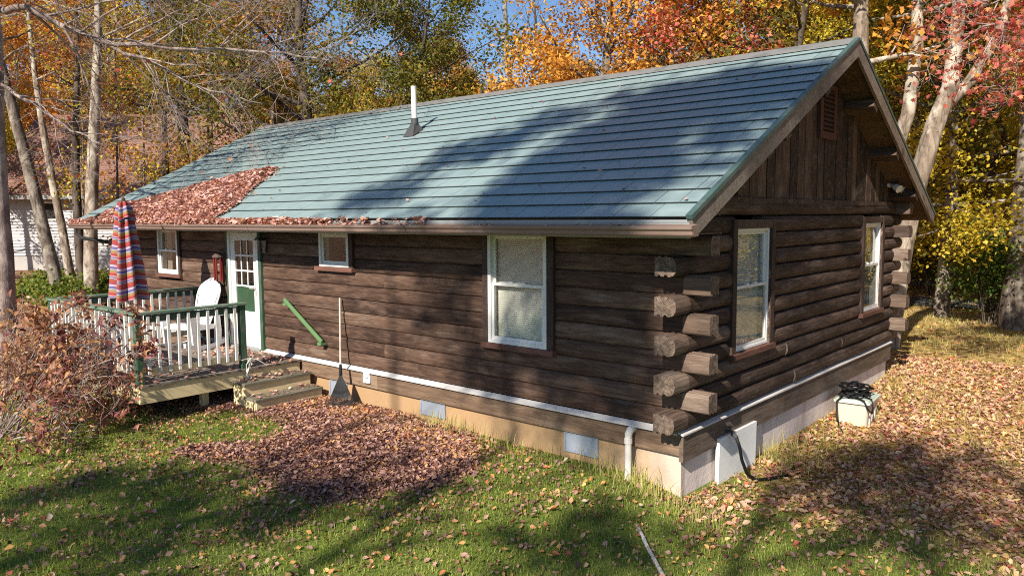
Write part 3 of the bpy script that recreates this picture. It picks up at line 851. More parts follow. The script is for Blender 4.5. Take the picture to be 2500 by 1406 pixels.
# ---- lantern, flood light, hose bib
ln = MB().box(-0.035, 0.035, -0.06, -0.045, -0.10, 0.10).prism([(-0.075, 0.115), (0.075, 0.115), (0.03, 0.165), (-0.03, 0.165)], 1, -0.20, -0.06).build('porch_lantern', MAT['lead'], cabin, (-7.75, 0, 2.43))
MB().prism([(-0.05, -0.10), (0.05, -0.10), (0.068, 0.11), (-0.068, 0.11)], 1, -0.19, -0.07).build('lantern_glass', MAT['glass'], ln, (-7.75, 0, 2.43))
fl = MB().tube([(0.035, 6.93, 3.40), (0.075, 6.93, 3.40)], 0.055, 12).build('flood_light', MAT['white'], cabin)
for s in (-1, 1):
    MB().tube([(0.07, 6.93 + s * 0.02, 3.39), (0.13, 6.93 + s * 0.07, 3.37), (0.17, 6.93 + s * 0.09, 3.35), (0.24, 6.93 + s * 0.12, 3.31)], [0.018, 0.03, 0.055, 0.07], 10).build('lamp_head', MAT['white'], fl)
hb = MB().tube([(0.02, 0.93, 0.49), (0.14, 0.93, 0.49)], 0.018, 8).tube([(0.11, 0.93, 0.47), (0.16, 0.95, 0.43)], 0.02, 8).build('hose_bib', MAT['lead'], cabin)
MB().tube([(0.10, 0.93, 0.505), (0.10, 0.93, 0.545)], 0.008, 6).tube([(0.10, 0.885, 0.55), (0.10, 0.975, 0.55)], 0.012, 6).build('tap_handle', MAT['lead'], hb)
# stair handrail screwed to the wall
a = Vector((-7.12, -0.115, 1.60)); b = Vector((-6.12, -0.115, 1.00))
hr = MB().bar(a, b, 0.038, 0.062, (0, 0, 1)).build('handrail', MAT['green_light'], cabin, bevel=0.006)
for q in (a + (b - a) * 0.04, a + (b - a) * 0.96):
    MB().box(q.x - 0.045, q.x + 0.045, -0.145, -0.03, q.z - 0.075, q.z - 0.035).build('bracket', MAT['green_light'], hr)

# ---- gable boards, louvred vent
def roof_under(y, drop):
    return (ZE + (y + OE) * math.tan(TH) if y < YR else ZR - (y - YR) * math.tan(TH)) - drop
bw = W / 31
for k in range(31):
    y0, y1 = k * bw + 0.004, (k + 1) * bw - 0.008 - rnd.uniform(0, 0.006)
    z0 = 3.105 + rnd.uniform(-0.004, 0.004)
    za, zb = roof_under(y0, 0.14), roof_under(y1, 0.14)
    pr = rnd.uniform(0.0, 0.012)
    if za < z0 + 0.02 and zb < z0 + 0.02: continue
    poly = [(y0, z0), (y1, z0), (y1, max(zb, z0 + 0.01)), (y0, max(za, z0 + 0.01))]
    if y0 < YR < y1: poly.insert(3, (YR, ZR - 0.14))
    MB().prism(poly, 0, 0.0, 0.03 + pr).build('gable_board', MAT['board'], cabin)
MB().prism([(0.05, 3.1), (W - 0.05, 3.1), (YR, ZR - 0.2)], 0, -0.08, -0.004).build('gable_backing', MAT['dark'], cabin)
MB().box(0.0, 0.072, 0.0, W, 3.04, 3.104).build('ledger_board', MAT['log_dark'], cabin)
gv = MB()
y0, y1, z0, z1 = 3.55, 4.19, 3.93, 4.66
gv.box(0.034, 0.075, y0, y0 + 0.11, z0 + 0.10, z1); gv.box(0.034, 0.075, y1 - 0.11, y1, z0 + 0.10, z1)
gv.box(0.034, 0.078, y0, y1, z0, z0 + 0.098); gv.box(0.034, 0.074, y0 + 0.11, y1 - 0.11, z1 - 0.06, z1)
gvo = gv.build('louvre_vent', MAT['redbrown'], cabin)
MB().box(0.045, 0.049, y0 + 0.11, y1 - 0.11, z0 + 0.1, z1 - 0.06).build('vent_screen', MAT['dark'], gvo)
for k in range(9):
    z = z0 + 0.115 + k * 0.062
    MB().prism([(0.050, z + 0.045), (0.054, z + 0.048), (0.088, z + 0.008), (0.084, z + 0.004)], 1, y0 + 0.112, y1 - 0.112).build('louvre_slat', MAT['redbrown'], gvo)

# ---- roof: body, metal panels, ridge cap, rake boards, gutter
ct, st = math.cos(TH), math.sin(TH)
def rp(s, n=0.0, back=False):
    """a point of the roof plane: s metres up from the eave, n metres above it -> (y, z)"""
    y, z = -OE + s * ct - n * st, ZE + s * st + n * ct
    return ((2 * YR - y) if back else y, z)
SL = (YR + OE) / ct
body = [rp(0.02, -0.02), (YR, ZR - 0.02), rp(0.02, -0.02, True), rp(0.02, -0.125, True), (YR, ZR - 0.135), rp(0.02, -0.125)]
roof = MB().prism(body, 0, RX0 + 0.02, RX1 - 0.02).build('roof', MAT['soffit'], cabin)
NROW, NCOL = 17, 17
pw = (RX1 - RX0) / NCOL; ph = SL / NROW
def panel_mesh(wd):
    m = MB(); hx = wd / 2 - 0.0042; L = ph + 0.035
    pr = [(-0.002, 0.001), (0.002, 0.0125), (L, -0.007), (L, -0.011)]
    for a, b in ((-hx, -0.0036), (0.0036, hx)):
        m.prism(pr, 0, a, b)
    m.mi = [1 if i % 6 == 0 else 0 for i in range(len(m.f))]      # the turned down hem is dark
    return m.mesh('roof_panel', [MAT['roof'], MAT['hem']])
cache = {}
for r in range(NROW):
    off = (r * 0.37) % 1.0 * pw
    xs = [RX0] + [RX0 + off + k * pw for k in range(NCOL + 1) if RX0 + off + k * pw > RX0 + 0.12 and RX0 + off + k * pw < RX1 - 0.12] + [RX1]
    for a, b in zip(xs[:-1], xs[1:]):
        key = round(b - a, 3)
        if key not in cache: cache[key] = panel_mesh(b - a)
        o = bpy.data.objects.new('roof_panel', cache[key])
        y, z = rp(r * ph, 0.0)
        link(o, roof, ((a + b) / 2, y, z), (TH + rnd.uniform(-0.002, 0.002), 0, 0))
bk = MB()
for r in range(NROW):
    q = [rp(r * ph, 0.012, True), rp(r * ph + ph, 0.0, True), rp(r * ph + ph, -0.018, True), rp(r * ph, -0.018, True)]
    bk.prism(q, 0, RX0, RX1)
bo = bk.build('roof_sheet', MAT['roof'], roof); bo['kind'] = 'stuff'
for k in range(6):
    a = RX0 - 0.02 + (RX1 - RX0 + 0.04) * k / 6; b = RX0 - 0.02 + (RX1 - RX0 + 0.04) * (k + 1) / 6 - 0.004
    dz = rnd.uniform(0.0, 0.008)
    y1_, z1_ = rp(SL - 0.15, 0.028); y2_, z2_ = rp(SL - 0.15, 0.028, True)
    MB().prism([(y1_, z1_), (YR, ZR + 0.045 + dz), (y2_, z2_), (y2_, z2_ - 0.012), (YR, ZR + 0.030 + dz), (y1_, z1_ - 0.012)], 0, a, b).build('ridge_cap', MAT['ridge'], roof)
for back in (False, True):
    def P(s, n): return rp(s, n, back)
    rb = MB().prism([P(-0.03, 0.0), P(SL, 0.0) if back else P(SL, 0.0), P(SL - 0.0918, -0.18), P(-0.03, -0.18)], 0, RX1 - 0.015, RX1 + 0.022)
    rb.build('rake_board', MAT['rake'], cabin)
    MB().prism([P(-0.04, 0.045), P(SL, 0.045), P(SL, 0.004), P(-0.04, 0.004)], 0, RX1 - 0.03, RX1 + 0.035).build('rake_edging', MAT['trim_green'], cabin)
    MB().prism([P(-0.03, 0.0), P(SL, 0.0), P(SL - 0.0918, -0.18), P(-0.03, -0.18)], 0, RX0 - 0.02, RX0 + 0.015).build('rake_board', MAT['rake'], cabin)
    for s in (1.0, 2.35, 3.7):
        MB().prism([P(s, -0.13), P(s + 0.18, -0.13), P(s + 0.18, -0.27), P(s, -0.27)], 0, 0.035, RX1 - 0.02).build('lookout_beam', MAT['log_dark'], cabin)
# eave: fascia, drip flashing and gutter
MB().box(RX0 + 0.01, RX1 - 0.02, -0.735, -0.705, 2.70, 2.845).build('fascia_board', MAT['grey_metal'], cabin)
MB().box(RX0, RX1 - 0.02, -0.742, -0.737, 2.848, 2.870).build('drip_flashing', MAT['grey_metal'], cabin)
GP = [(-0.744, 2.83), (-0.744, 2.725), (-0.825, 2.718), (-0.842, 2.735), (-0.846, 2.765), (-0.868, 2.785), (-0.872, 2.815), (-0.860, 2.815), (-0.858, 2.79), (-0.836, 2.772), (-0.832, 2.742), (-0.820, 2.728), (-0.751, 2.735), (-0.751, 2.83)]
for a, b in ((-14.06, -10.4), (-10.39, -6.9), (-6.89, -3.3), (-3.29, 0.53)):
    MB().prism(GP, 0, a, b).build('gutter', MAT['gutter'], cabin)
for x in (-14.06, 0.53):
    MB().prism(GP[:7], 0, x - 0.006, x + 0.006).build('gutter_cap', MAT['gutter'], cabin)
for k in range(14):
    x = -13.6 + k * 1.04
    MB().box(x - 0.012, x + 0.012, -0.862, -0.74, 2.812, 2.822).build('gutter_strap', MAT['grey_metal'], cabin)
# downspout at the far end of the gutter
MB().tube([(-13.8, -0.80, 2.73), (-13.8, -0.80, 2.62), (-13.75, -0.70, 2.52), (-13.6, -0.25, 2.42), (-13.5, -0.12, 2.34), (-13.5, -0.1, 0.3)], 0.04, 8).build('downspout', MAT['lead'], cabin)
MB().box(RX0 + 0.02, RX1 - 0.03, -0.70, -0.06, 2.73, 2.745).build('soffit_panel', MAT['soffit'], cabin)
# vent stack through the roof
yb, zb = 2.15, 4.37
vp = MB().tube([(-6.42, yb, zb - 0.05), (-6.425, yb - 0.01, zb + 0.80)], 0.047, 16).build('vent_pipe', MAT['pvc'], cabin)
fm = MB(); y1_, z1_ = yb - 0.20 * ct, zb - 0.20 * st; 
bs = []
for dx_, s in ((-0.13, -0.19), (0.13, -0.19), (0.11, 0.10), (-0.11, 0.10)):
    bs.append((-6.42 + dx_, yb + s * ct, zb + s * st + 0.012))
tp = [(-6.42 + 0.062 * math.cos(a), yb + 0.062 * math.sin(a), zb + 0.17) for a in (R_(-135), R_(-45), R_(45), R_(135))]
fm.add(bs + tp, [(0, 1, 5, 4), (1, 2, 6, 5), (2, 3, 7, 6), (3, 0, 4, 7), (3, 2, 1, 0)])
fm.tube([(-6.42, yb, zb + 0.15), (-6.421, yb, zb + 0.25)], 0.064, 16)
fm.build('flashing', MAT['lead'], vp)
MB().tube([(-11.35, 4.6, 4.4), (-11.35, 4.6, 5.33)], 0.07, 10).build('vent_pipe', MAT['grey_metal'], cabin)

# ------------------------------------------------------------------ deck and steps
DX0, DX1, DY0, DY1, DZ = -10.05, -6.80, -2.62, -0.075, 0.645
deck = thing('wooden_deck', 'small wooden deck with green rails and white balusters beside the door', 'deck', (-8.4, -1.3, 0))
nb = 17; bwd = (DY1 - DY0) / nb
for k in range(nb):
    MB().box(DX0 - 0.02, DX1 + 0.02, DY0 + k * bwd, DY0 + (k + 1) * bwd - 0.007, DZ - 0.035, DZ + rnd.uniform(-0.002, 0.002)).build('deck_board', MAT['deckboard'], deck)
MB().box(DX1 - 0.045, DX1, DY0 + 0.02, DY1, 0.385, DZ - 0.037).build('rim_board', MAT['tan'], deck)
MB().box(DX0, DX1 - 0.047, DY0 + 0.02, DY0 + 0.065, 0.385, DZ - 0.038).build('rim_board', MAT['tan'], deck)
MB().box(DX0, DX0 + 0.045, DY0 + 0.067, DY1, 0.385, DZ - 0.037).build('rim_board', MAT['tan'], deck)
for x in (DX0 + 0.5, (DX0 + DX1) / 2, DX1 - 0.35):
    MB().box(x - 0.05, x + 0.05, DY0 + 1.05, DY0 + 1.15, -0.1, 0.6).build('support_post', MAT['tan'], deck)
RX, RY, LX = -6.85, -2.57, -10.0
posts = [(RX, -1.03, 0.40), (RX, RY, 0.62), (LX, RY, 0.62), (LX, -0.13, 0.62)]
for x, y, z in posts:
    MB().box(x - 0.045, x + 0.045, y - 0.045, y + 0.045, z, 1.605).build('post', MAT['green'], deck, bevel=0.004)
def rail(a, b, nm='rail'):
    a = Vector(a); b = Vector(b); d = (b - a).normalized()
    t_ = MB().bar(a + Vector((0, 0, 1.627)), b + Vector((0, 0, 1.627)), 0.14, 0.038).build('top_rail', MAT['green_worn'], deck, bevel=0.005)
    side = d.cross(Vector((0, 0, 1)))
    MB().bar(a + d * 0.1 + Vector((0, 0, 1.545)), b - d * 0.1 + Vector((0, 0, 1.545)), 0.036, 0.10).build('sub_rail', MAT['green'], deck)
    MB().bar(a + d * 0.1 + Vector((0, 0, 0.81)), b - d * 0.1 + Vector((0, 0, 0.81)), 0.036, 0.085).build('bottom_rail', MAT['tan'], deck)
    return d, side
bal = MB().box(-0.019, 0.019, -0.019, 0.019, -0.40, 0.40).mesh('baluster', MAT['baluster'])
def balusters(a, b, n, side, off):
    a = Vector(a); b = Vector(b)
    for k in range(n):
        q = a + (b - a) * (k + 0.5) / n + side * off
        o = bpy.data.objects.new('baluster', bal)
        link(o, deck, (q.x, q.y, 1.185), (rnd.uniform(-0.012, 0.012), rnd.uniform(-0.012, 0.012), math.atan2((b - a).y, (b - a).x)))
rail((RX, -0.97, 0), (RX, RY + 0.0, 0)); balusters((RX, -1.09, 0), (RX, RY + 0.05, 0), 10, Vector((1, 0, 0)), 0.04)
rail((RX + 0.07, RY, 0), (LX, RY, 0)); balusters((RX - 0.05, RY, 0), (LX + 0.05, RY, 0), 21, Vector((0, -1, 0)), 0.04)
rail((LX, RY - 0.07, 0), (LX, -0.06, 0)); balusters((LX, RY + 0.05, 0), (LX, -0.18, 0), 16, Vector((1, 0, 0)), 0.04)
# steps
steps = thing('wooden_steps', 'two tan painted wooden steps with leaf strewn treads by the wall', 'steps', (-6.5, -0.65, 0.1))
SY0, SY1 = -1.24, -0.10
for k, (x0, x1, z) in enumerate(((-6.795, -6.47, 0.49), (-6.47, -6.17, 0.30))):
    MB().box(x0, x1 + 0.03, SY0 - 0.02, SY0 + (SY1 - SY0) / 2 - 0.003, z - 0.038, z).box(x0, x1 + 0.028, SY0 + (SY1 - SY0) / 2 + 0.003, SY1, z - 0.038, z).build('tread', MAT['tread'], steps, bevel=0.004)
    MB().box(x1 - 0.03, x1, SY0 + 0.01, SY1 - 0.01, (0.30 if k == 0 else 0.02), z - 0.04).build('riser', MAT['tan'], steps)
for y in (SY0, SY1 - 0.04):
    MB().prism([(-6.79, 0.0), (-6.20, 0.0), (-6.20, 0.262), (-6.50, 0.262), (-6.50, 0.452), (-6.79, 0.452)], 1, y, y + 0.04).build('stringer', MAT['tan'], steps)
MB().box(DX1 + 0.001, DX1 + 0.03, SY0, DY1, 0.40, 0.452).build('riser', MAT['tan'], steps)

# white cord bundle hanging on the deck post
cord = MB(); r2 = random.Random(3)
for k in range(6):
    p = []; x, y = -6.775, -1.0
    z = 0.80
    for q in range(9):
        p.append((x + r2.uniform(0.0, 0.045) + 0.03, y + r2.uniform(-0.05, 0.05) - 0.02 * q * 0.3, z)); z -= r2.uniform(0.05, 0.085)
    cord.tube(p, 0.006, 5)
cord.tube([(-6.79, -1.09, 0.78), (-6.78, -0.96, 0.80), (-6.74, -0.85, 0.76), (-6.70, -0.72, 0.66)], 0.006, 5)
o = cord.build('cord_bundle', MAT['rope']); tag(o, 'white cord bundle hanging from the green deck post by the steps', 'cord')

# ------------------------------------------------------------------ rocking chair
ch = thing('rocking_chair', 'white plastic rocking chair with a tall rounded back on the deck', 'chair', (-9.15, -0.66, DZ), R_(20))
def sheet(fn, nu, nv, th):
    vs = []
    for j in range(nv + 1):
        for i in range(nu + 1):
            vs.append(fn(i / nu, j / nv))
    fs = [(j * (nu + 1) + i, j * (nu + 1) + i + 1, (j + 1) * (nu + 1) + i + 1, (j + 1) * (nu + 1) + i) for j in range(nv) for i in range(nu)]
    m = MB(); m.add(vs, fs); return m
def back_fn(u, v):
    s = 2 * u - 1
    wdt = (0.19 + 0.065 * min(1, v * 1.6)) * (1 if v < 0.70 else math.sqrt(max(0.0, 1 - ((v - 0.70) / 0.305) ** 2)))
    return (s * wdt, 0.20 + 0.32 * v - 0.05 * (1 - s * s) * -1 + 0.0, 0.40 + 0.80 * v - 0.02 * s * s)
bkm = sheet(back_fn, 12, 16, 0.02)
o = bkm.build('backrest', MAT['plastic'], ch, (0, 0, 0), smooth=True)
md = o.modifiers.new('thick', 'SOLIDIFY'); md.thickness = 0.022; md.offset = 0
for k in range(5):
    s = (k - 2) * 0.10
    MB().bar((s * 0.8, 0.235, 0.48), (s * 1.1, 0.40, 0.92), 0.012, 0.006, (0, -1, 0.4)).build('back_groove', MAT['grey_metal'], ch, (0, 0, 0))
def seat_fn(u, v):
    s = 2 * u - 1
    return (s * (0.24 + 0.03 * v), 0.24 - 0.62 * v, 0.37 + 0.06 * v + 0.03 * math.sin(v * 3.0) - (0.05 * max(0, v - 0.85) / 0.15) + 0.012 * s * s)
o = sheet(seat_fn, 8, 10, 0.02).build('seat', MAT['plastic'], ch, (0, 0, 0), smooth=True)
md = o.modifiers.new('thick', 'SOLIDIFY'); md.thickness = 0.022; md.offset = 0
for s in (-1, 1):
    pts = [(s * (0.345 + 0.035 * math.sin(min(1, v * 1.25) * math.pi * 0.9)), 0.32 - 0.74 * v, 0.60 + 0.04 * v) for v in np.linspace(0, 1, 9)]
    arm = MB()
    for i in range(8):
        wa = 0.042 + 0.034 * math.sin(math.pi * (0.15 + 0.8 * i / 8)); wb = 0.042 + 0.034 * math.sin(math.pi * (0.15 + 0.8 * (i + 1) / 8))
        a, b = pts[i], pts[i + 1]
        vs = [(a[0] - wa, a[1], a[2]), (a[0] + wa, a[1], a[2]), (b[0] + wb, b[1], b[2]), (b[0] - wb, b[1], b[2])]
        vs += [(x, y, z - 0.028) for x, y, z in vs]
        arm.add(vs, [(0, 1, 2, 3), (7, 6, 5, 4), (0, 4, 5, 1), (1, 5, 6, 2), (2, 6, 7, 3), (3, 7, 4, 0)])
    arm.build('armrest', MAT['plastic'], ch, (0, 0, 0))
    MB().prism([(-0.40, 0.62), (-0.25, 0.62), (-0.22, 0.30), (-0.20, 0.07), (-0.34, 0.05), (-0.36, 0.3)], 0, s * 0.31 - 0.018, s * 0.31 + 0.018).build('leg', MAT['plastic'], ch, (0, 0, 0), bevel=0.006)
    MB().prism([(0.22, 0.60), (0.33, 0.60), (0.36, 0.30), (0.34, 0.07), (0.20, 0.05), (0.20, 0.30)], 0, s * 0.30 - 0.018, s * 0.30 + 0.018).build('leg', MAT['plastic'], ch, (0, 0, 0), bevel=0.006)
    rk = []
    for v in np.linspace(-1, 1, 13): rk.append((0.0 + 0.52 * v, 0.008 + 0.10 * v * v))
    poly = rk + [(y, z + 0.075) for y, z in rk[::-1]]
    MB().prism(poly, 0, s * 0.31 - 0.022, s * 0.31 + 0.022).build('rocker', MAT['plastic'], ch, (0, 0, 0))
    MB().prism([(-0.3, 0.36), (0.3, 0.34), (0.3, 0.42), (-0.3, 0.44)], 0, s * 0.285 - 0.012, s * 0.285 + 0.012).build('seat_rail', MAT['plastic'], ch, (0, 0, 0))

# ------------------------------------------------------------------ folded parasol
um = thing('patio_umbrella', 'folded patio umbrella in red, blue and white stripes at the deck rail', 'umbrella', (-9.55, -1.55, DZ), 0.0)
def canopy(z_top, z_bot, r_fn, stripe0, nz, pleats, seed):
    na = 96; vs = []; st_ = []
    for j in range(nz + 1):
        v = j / nz; z = z_top + (z_bot - z_top) * v; r = r_fn(v)
        for i in range(na):
            a = 2 * math.pi * i / na
            fold = 0.5 + 0.5 * math.cos(pleats * a + 0.9 * math.sin(2 * a + seed) + 0.6 * v)
            rr = r * (0.50 + 0.55 * fold ** 0.8) + 0.012 * v * math.sin(3 * a + seed)
            sag = 0.05 * v * math.sin(pleats * a * 0.5 + seed)
            vs.append((rr * math.cos(a) + 0.05 * v, rr * math.sin(a), z + sag * 0.6)); st_.append(stripe0 + (z_top - z) * 1.0 + 0.02 * math.sin(a * 2))
    F = [(j * na + i, j * na + (i + 1) % na, (j + 1) * na + (i + 1) % na, (j + 1) * na + i) for j in range(nz) for i in range(na)]
    return np.array(vs), np.array(F), np.array(st_)
V, F, S = canopy(2.42, 0.93, lambda v: 0.11 + 0.20 * v ** 0.8, 0.14, 40, 6, 1.0)
o = bpy.data.objects.new('canopy', np_mesh('canopy', V, F, MAT['umbrella'], {'stripe': S}, True)); link(o, um)
V, F, S = canopy(2.56, 2.27, lambda v: 0.065 + 0.10 * v ** 0.6, 0.0, 12, 6, 2.2)
o = bpy.data.objects.new('top_vent', np_mesh('top_vent', V, F, MAT['umbrella'], {'stripe': S}, True)); link(o, um)
MB().tube([(0, 0, 0.06), (0, 0, 2.58)], 0.02, 10).build('pole', MAT['white'], um, (0, 0, 0))
MB().tube([(0, 0, 2.56), (0, 0, 2.60), (0, 0, 2.63)], [0.03, 0.03, 0.008], 10).build('finial', MAT['redbrown'], um, (0, 0, 0))
MB().tube([(0, 0, 0.0), (0, 0, 0.05), (0, 0, 0.08), (0, 0, 0.09), (0, 0, 0.3)], [0.24, 0.24, 0.18, 0.035, 0.03], 20).build('base', MAT['lead'], um, (0, 0, 0))

# ------------------------------------------------------------------ wind chime
wc = thing('wind_chime', 'red wind chime hanging beside the white door', 'wind chime', (-9.10, -0.16, 1.80))
MB().tube([(-9.10, -0.05, 2.34), (-9.10, -0.16, 2.36), (-9.10, -0.16, 2.30)], 0.008, 6).build('hook', MAT['lead'], wc)
MB().tube([(-9.10, -0.16, 2.31), (-9.10, -0.16, 2.25), (-9.10, -0.16, 2.22)], [0.02, 0.10, 0.10], 12).build('hood', MAT['chime_top'], wc)
for k in range(6):
    a = k * math.pi / 3
    x, y = -9.10 + 0.07 * math.cos(a), -0.16 + 0.07 * math.sin(a)
    MB().tube([(x, y, 2.22), (x, y, 1.78 + 0.03 * (k % 3))], 0.017, 8).build('chime_tube', MAT['red'], wc)
MB().tube([(-9.10, -0.16, 1.94), (-9.10, -0.16, 1.97)], 0.045, 10).build('clapper', MAT['red'], wc)

# ------------------------------------------------------------------ lawn rake leaning on the wall
rk = thing('lawn_rake', 'black plastic lawn rake with a pale handle leaning on the log wall', 'rake', (-5.38, -0.40, 0.13))
top = Vector((-5.69, -0.075, 1.71)); jn = Vector((-5.49, -0.245, 0.66)); dn = (jn - top).normalized()
MB().tube([top, jn + dn * 0.06], 0.0145, 10).build('handle', MAT['handle'], rk)
hd = jn + dn * 0.04
fan = MB(); sidev = Vector((0.85, -0.05, 0.25)).cross(dn); sidev = Vector((0.80, 0.42, -0.06)); sidev = (sidev - dn * sidev.dot(dn)).normalized(); nrmv = sidev.cross(dn)
tips = []
NT_ = 23
for k in range(NT_):
    a = (k / (NT_ - 1) - 0.5) * R_(50)
    d2 = dn * math.cos(a) + sidev * math.sin(a)
    p = [hd + d2 * 0.02, hd + d2 * 0.30, hd + d2 * 0.46, hd + d2 * 0.52 - nrmv * 0.015, hd + d2 * 0.545 - nrmv * 0.06]
    if p[-1].z < 0.10: p = [Vector((q.x, q.y, max(q.z, 0.115))) for q in p]
    MB().tube(p, [0.004, 0.006, 0.006, 0.005, 0.004], 5).build('tine', MAT['black'], rk)
web = MB()
for t0, t1, off in ((0.03, 0.26, 0.0), (0.33, 0.36, 0.0)):
    n = 14; vs = []
    for k in range(n + 1):
        a = (k / n - 0.5) * R_(48 if t1 > 0.3 else 40)
        d2 = dn * math.cos(a) + sidev * math.sin(a)
        for q in (t0, t1):
            c = hd + d2 * q
            vs += [c - nrmv * 0.004, c + nrmv * 0.004]
    fs = []
    for k in range(n):
        b = 4 * k
        fs += [(b, b + 4, b + 6, b + 2), (b + 1, b + 3, b + 7, b + 5), (b + 2, b + 6, b + 7, b + 3), (b, b + 1, b + 5, b + 4)]
    if t1 < 0.3:
        fs = [f for i, f in enumerate(fs) if (i // 4) % 2 == 0]
    web.add(vs, fs)
web.build('rake_web', MAT['black'], rk)
MB().tube([jn - dn * 0.09, jn + dn * 0.07], [0.019, 0.028], 10).build('socket', MAT['black'], rk)

# ------------------------------------------------------------------ at the gable foot: foam board, black hose, tote
fb = MB().box(-0.022, 0.022, 0.72, 1.70, -0.40, 0.445).build('foam_board', MAT['foam'], None, (0.045, 0, 0), rot=(0, R_(0.8), 0))
tag(fb, 'upright white board leaning on the foundation below the tap', 'board')
hz = lambda x, y: float(ground_z(x, y))
hose = MB().tube([(0.16, 0.95, 0.43), (0.19, 0.97, 0.33), (0.20, 1.02, 0.16), (0.22, 1.12, -0.02), (0.27, 1.26, -0.12), (0.36, 1.46, hz(0.36, 1.46) + 0.02), (0.45, 1.75, hz(0.45, 1.75) + 0.015), (0.40, 2.05, hz(0.4, 2.05) + 0.012)], 0.019, 8)
tag(hose.build('garden_hose', MAT['black'], smooth=True), 'black garden hose hanging from the tap down to the grass', 'hose')

TX, TY = 0.33, 4.68
tz = hz(TX, TY) - 0.01
tote = thing('storage_tote', 'beige plastic storage tote with a pale green lid by the foundation', 'tote', (TX, TY, tz), R_(4))
def rbox(m, hx, hy, z0, z1, k0, k1, r=0.05, n=4):
    ring = []
    for z, k in ((z0, k0), (z1, k1)):
        for cx_, cy_, a0 in ((1, 1, 0), (-1, 1, 90), (-1, -1, 180), (1, -1, 270)):
            for i in range(n + 1):
                a = R_(a0 + 90 * i / n)
                ring.append((cx_ * (hx * k - r) + r * math.cos(a), cy_ * (hy * k - r) + r * math.sin(a), z))
    N = 4 * (n + 1)
    fs = [(i, (i + 1) % N, N + (i + 1) % N, N + i) for i in range(N)] + [tuple(range(N - 1, -1, -1)), tuple(range(N, 2 * N))]
    m.add(ring, fs); return m
m = rbox(MB(), 0.23, 0.36, 0.0, 0.34, 0.87, 0.98)
for s in (-1, 1):
    for y in (-0.16, 0.0, 0.16):
        m.prism([(y - 0.03, 0.02), (y + 0.03, 0.02), (y + 0.035, 0.30), (y - 0.035, 0.30)], 0, min(s * 0.19, s * 0.222), max(s * 0.19, s * 0.222))
m.build('bin', MAT['tote'], tote, (0, 0, 0), bevel=0.004)
m = rbox(MB(), 0.25, 0.385, 0.335, 0.365, 1, 1); rbox(m, 0.22, 0.35, 0.365, 0.385, 1, 0.97)
m.build('lid', MAT['tote_lid'], tote, (0, 0, 0), bevel=0.004)
r3 = random.Random(5)
coil = MB(); pts = []
for k in range(150):
    a = k * 0.37; rr = 0.15 + 0.07 * math.sin(k * 0.31) + 0.03 * math.sin(k * 1.7)
    pts.append((TX - 0.01 + rr * 0.92 * math.cos(a), TY - 0.07 + rr * 1.45 * math.sin(a), tz + 0.40 + 0.0010 * k + 0.018 * math.sin(k * 0.9)))
coil.tube(pts, 0.013, 6)
coil.tube([(TX + 0.05, TY - 0.30, tz + 0.42), (TX + 0.20, TY - 0.38, tz + 0.40), (TX + 0.275, TY - 0.40, tz + 0.28), (TX + 0.29, TY - 0.30, tz + 0.22), (TX + 0.28, TY - 0.22, tz + 0.28), (TX + 0.25, TY - 0.2, tz + 0.40), (TX + 0.1, TY - 0.15, tz + 0.43)], 0.013, 6)
coil.tube([(TX - 0.1, TY - 0.36, tz + 0.42), (TX - 0.15, TY - 0.45, tz + 0.36), (TX - 0.12, TY - 0.52, tz + 0.15), (TX - 0.04, TY - 0.62, tz + 0.03), (TX + 0.05, TY - 0.80, tz + 0.025)], 0.013, 6)
tag(coil.build('coiled_hose', MAT['black'], smooth=True), 'tangled black hose coiled on the lid of the tote', 'hose')

# pale pole lying in the lawn at the front
a = Vector((0.05, -0.92, 0)); b = Vector((0.80, -1.62, 0))
pl = []
for k in range(9):
    q = a + (b - a) * k / 8; pl.append((q.x, q.y, hz(q.x, q.y) + 0.03 + 0.004 * math.sin(k * 2.0)))
tag(MB().tube(pl, 0.019, 9).build('fallen_pole', bark('peeling_pole', (0.16, 0.13, 0.10), (0.60, 0.56, 0.50), (0.72, 0.69, 0.64), 2.0), smooth=True), 'thin pale peeling pole lying in the front lawn', 'pole')
# ------------------------------------------------------------------ the house next door
NHA = math.atan2(0.65538, 0.75527)
nb_ = thing('neighbour_house', 'neighbouring house with white siding and a wide brown shingled roof among the trees', 'house', (-40.2, 7.5, 0.3), NHA)
def nbd(m, name, mat, parent=nb_, **k): return m.build(name, mat, parent, (0, 0, 0), **k)
HX0, HX1 = -2.9, 8.6
sd = MB()
for k in range(20):
    z = 0.75 + k * 0.16
    sd.prism([(-0.055, z), (-0.005, z + 0.165), (0.06, z + 0.165), (0.06, z)], 0, HX0, HX1)
o = nbd(sd, 'siding', MAT['siding']); o['kind'] = 'stuff'
nbd(MB().box(HX0 + 0.05, HX1 - 0.05, 0.0, 0.2, -0.5, 0.748), 'foundation_wall', MAT['concrete'])
nbd(MB().box(HX0, HX1, 0.07, 9.5, 0.75, 3.9), 'wall', MAT['siding'])
rs = MB()
ra = math.atan2(4.7, 5.6)
rsl = math.hypot(4.7, 5.6)
rr = MB().box(-(HX1 - HX0) / 2 - 0.5, (HX1 - HX0) / 2 + 0.5, 0, rsl, -0.12, 0.0)
rr.build('roof', MAT['shingle'], nb_, ((HX0 + HX1) / 2, -0.65, 3.85), rot=(ra, 0, 0))
rr = MB().box(-(HX1 - HX0) / 2 - 0.5, (HX1 - HX0) / 2 + 0.5, 0, rsl, -0.12, 0.0)
rr.build('roof', MAT['shingle'], nb_, ((HX0 + HX1) / 2, 10.55, 3.85), rot=(ra, 0, math.pi))
nbd(MB().box(HX0 - 0.5, HX1 + 0.5, -0.74, -0.66, 3.62, 3.83), 'gutter', MAT['grey_metal'])
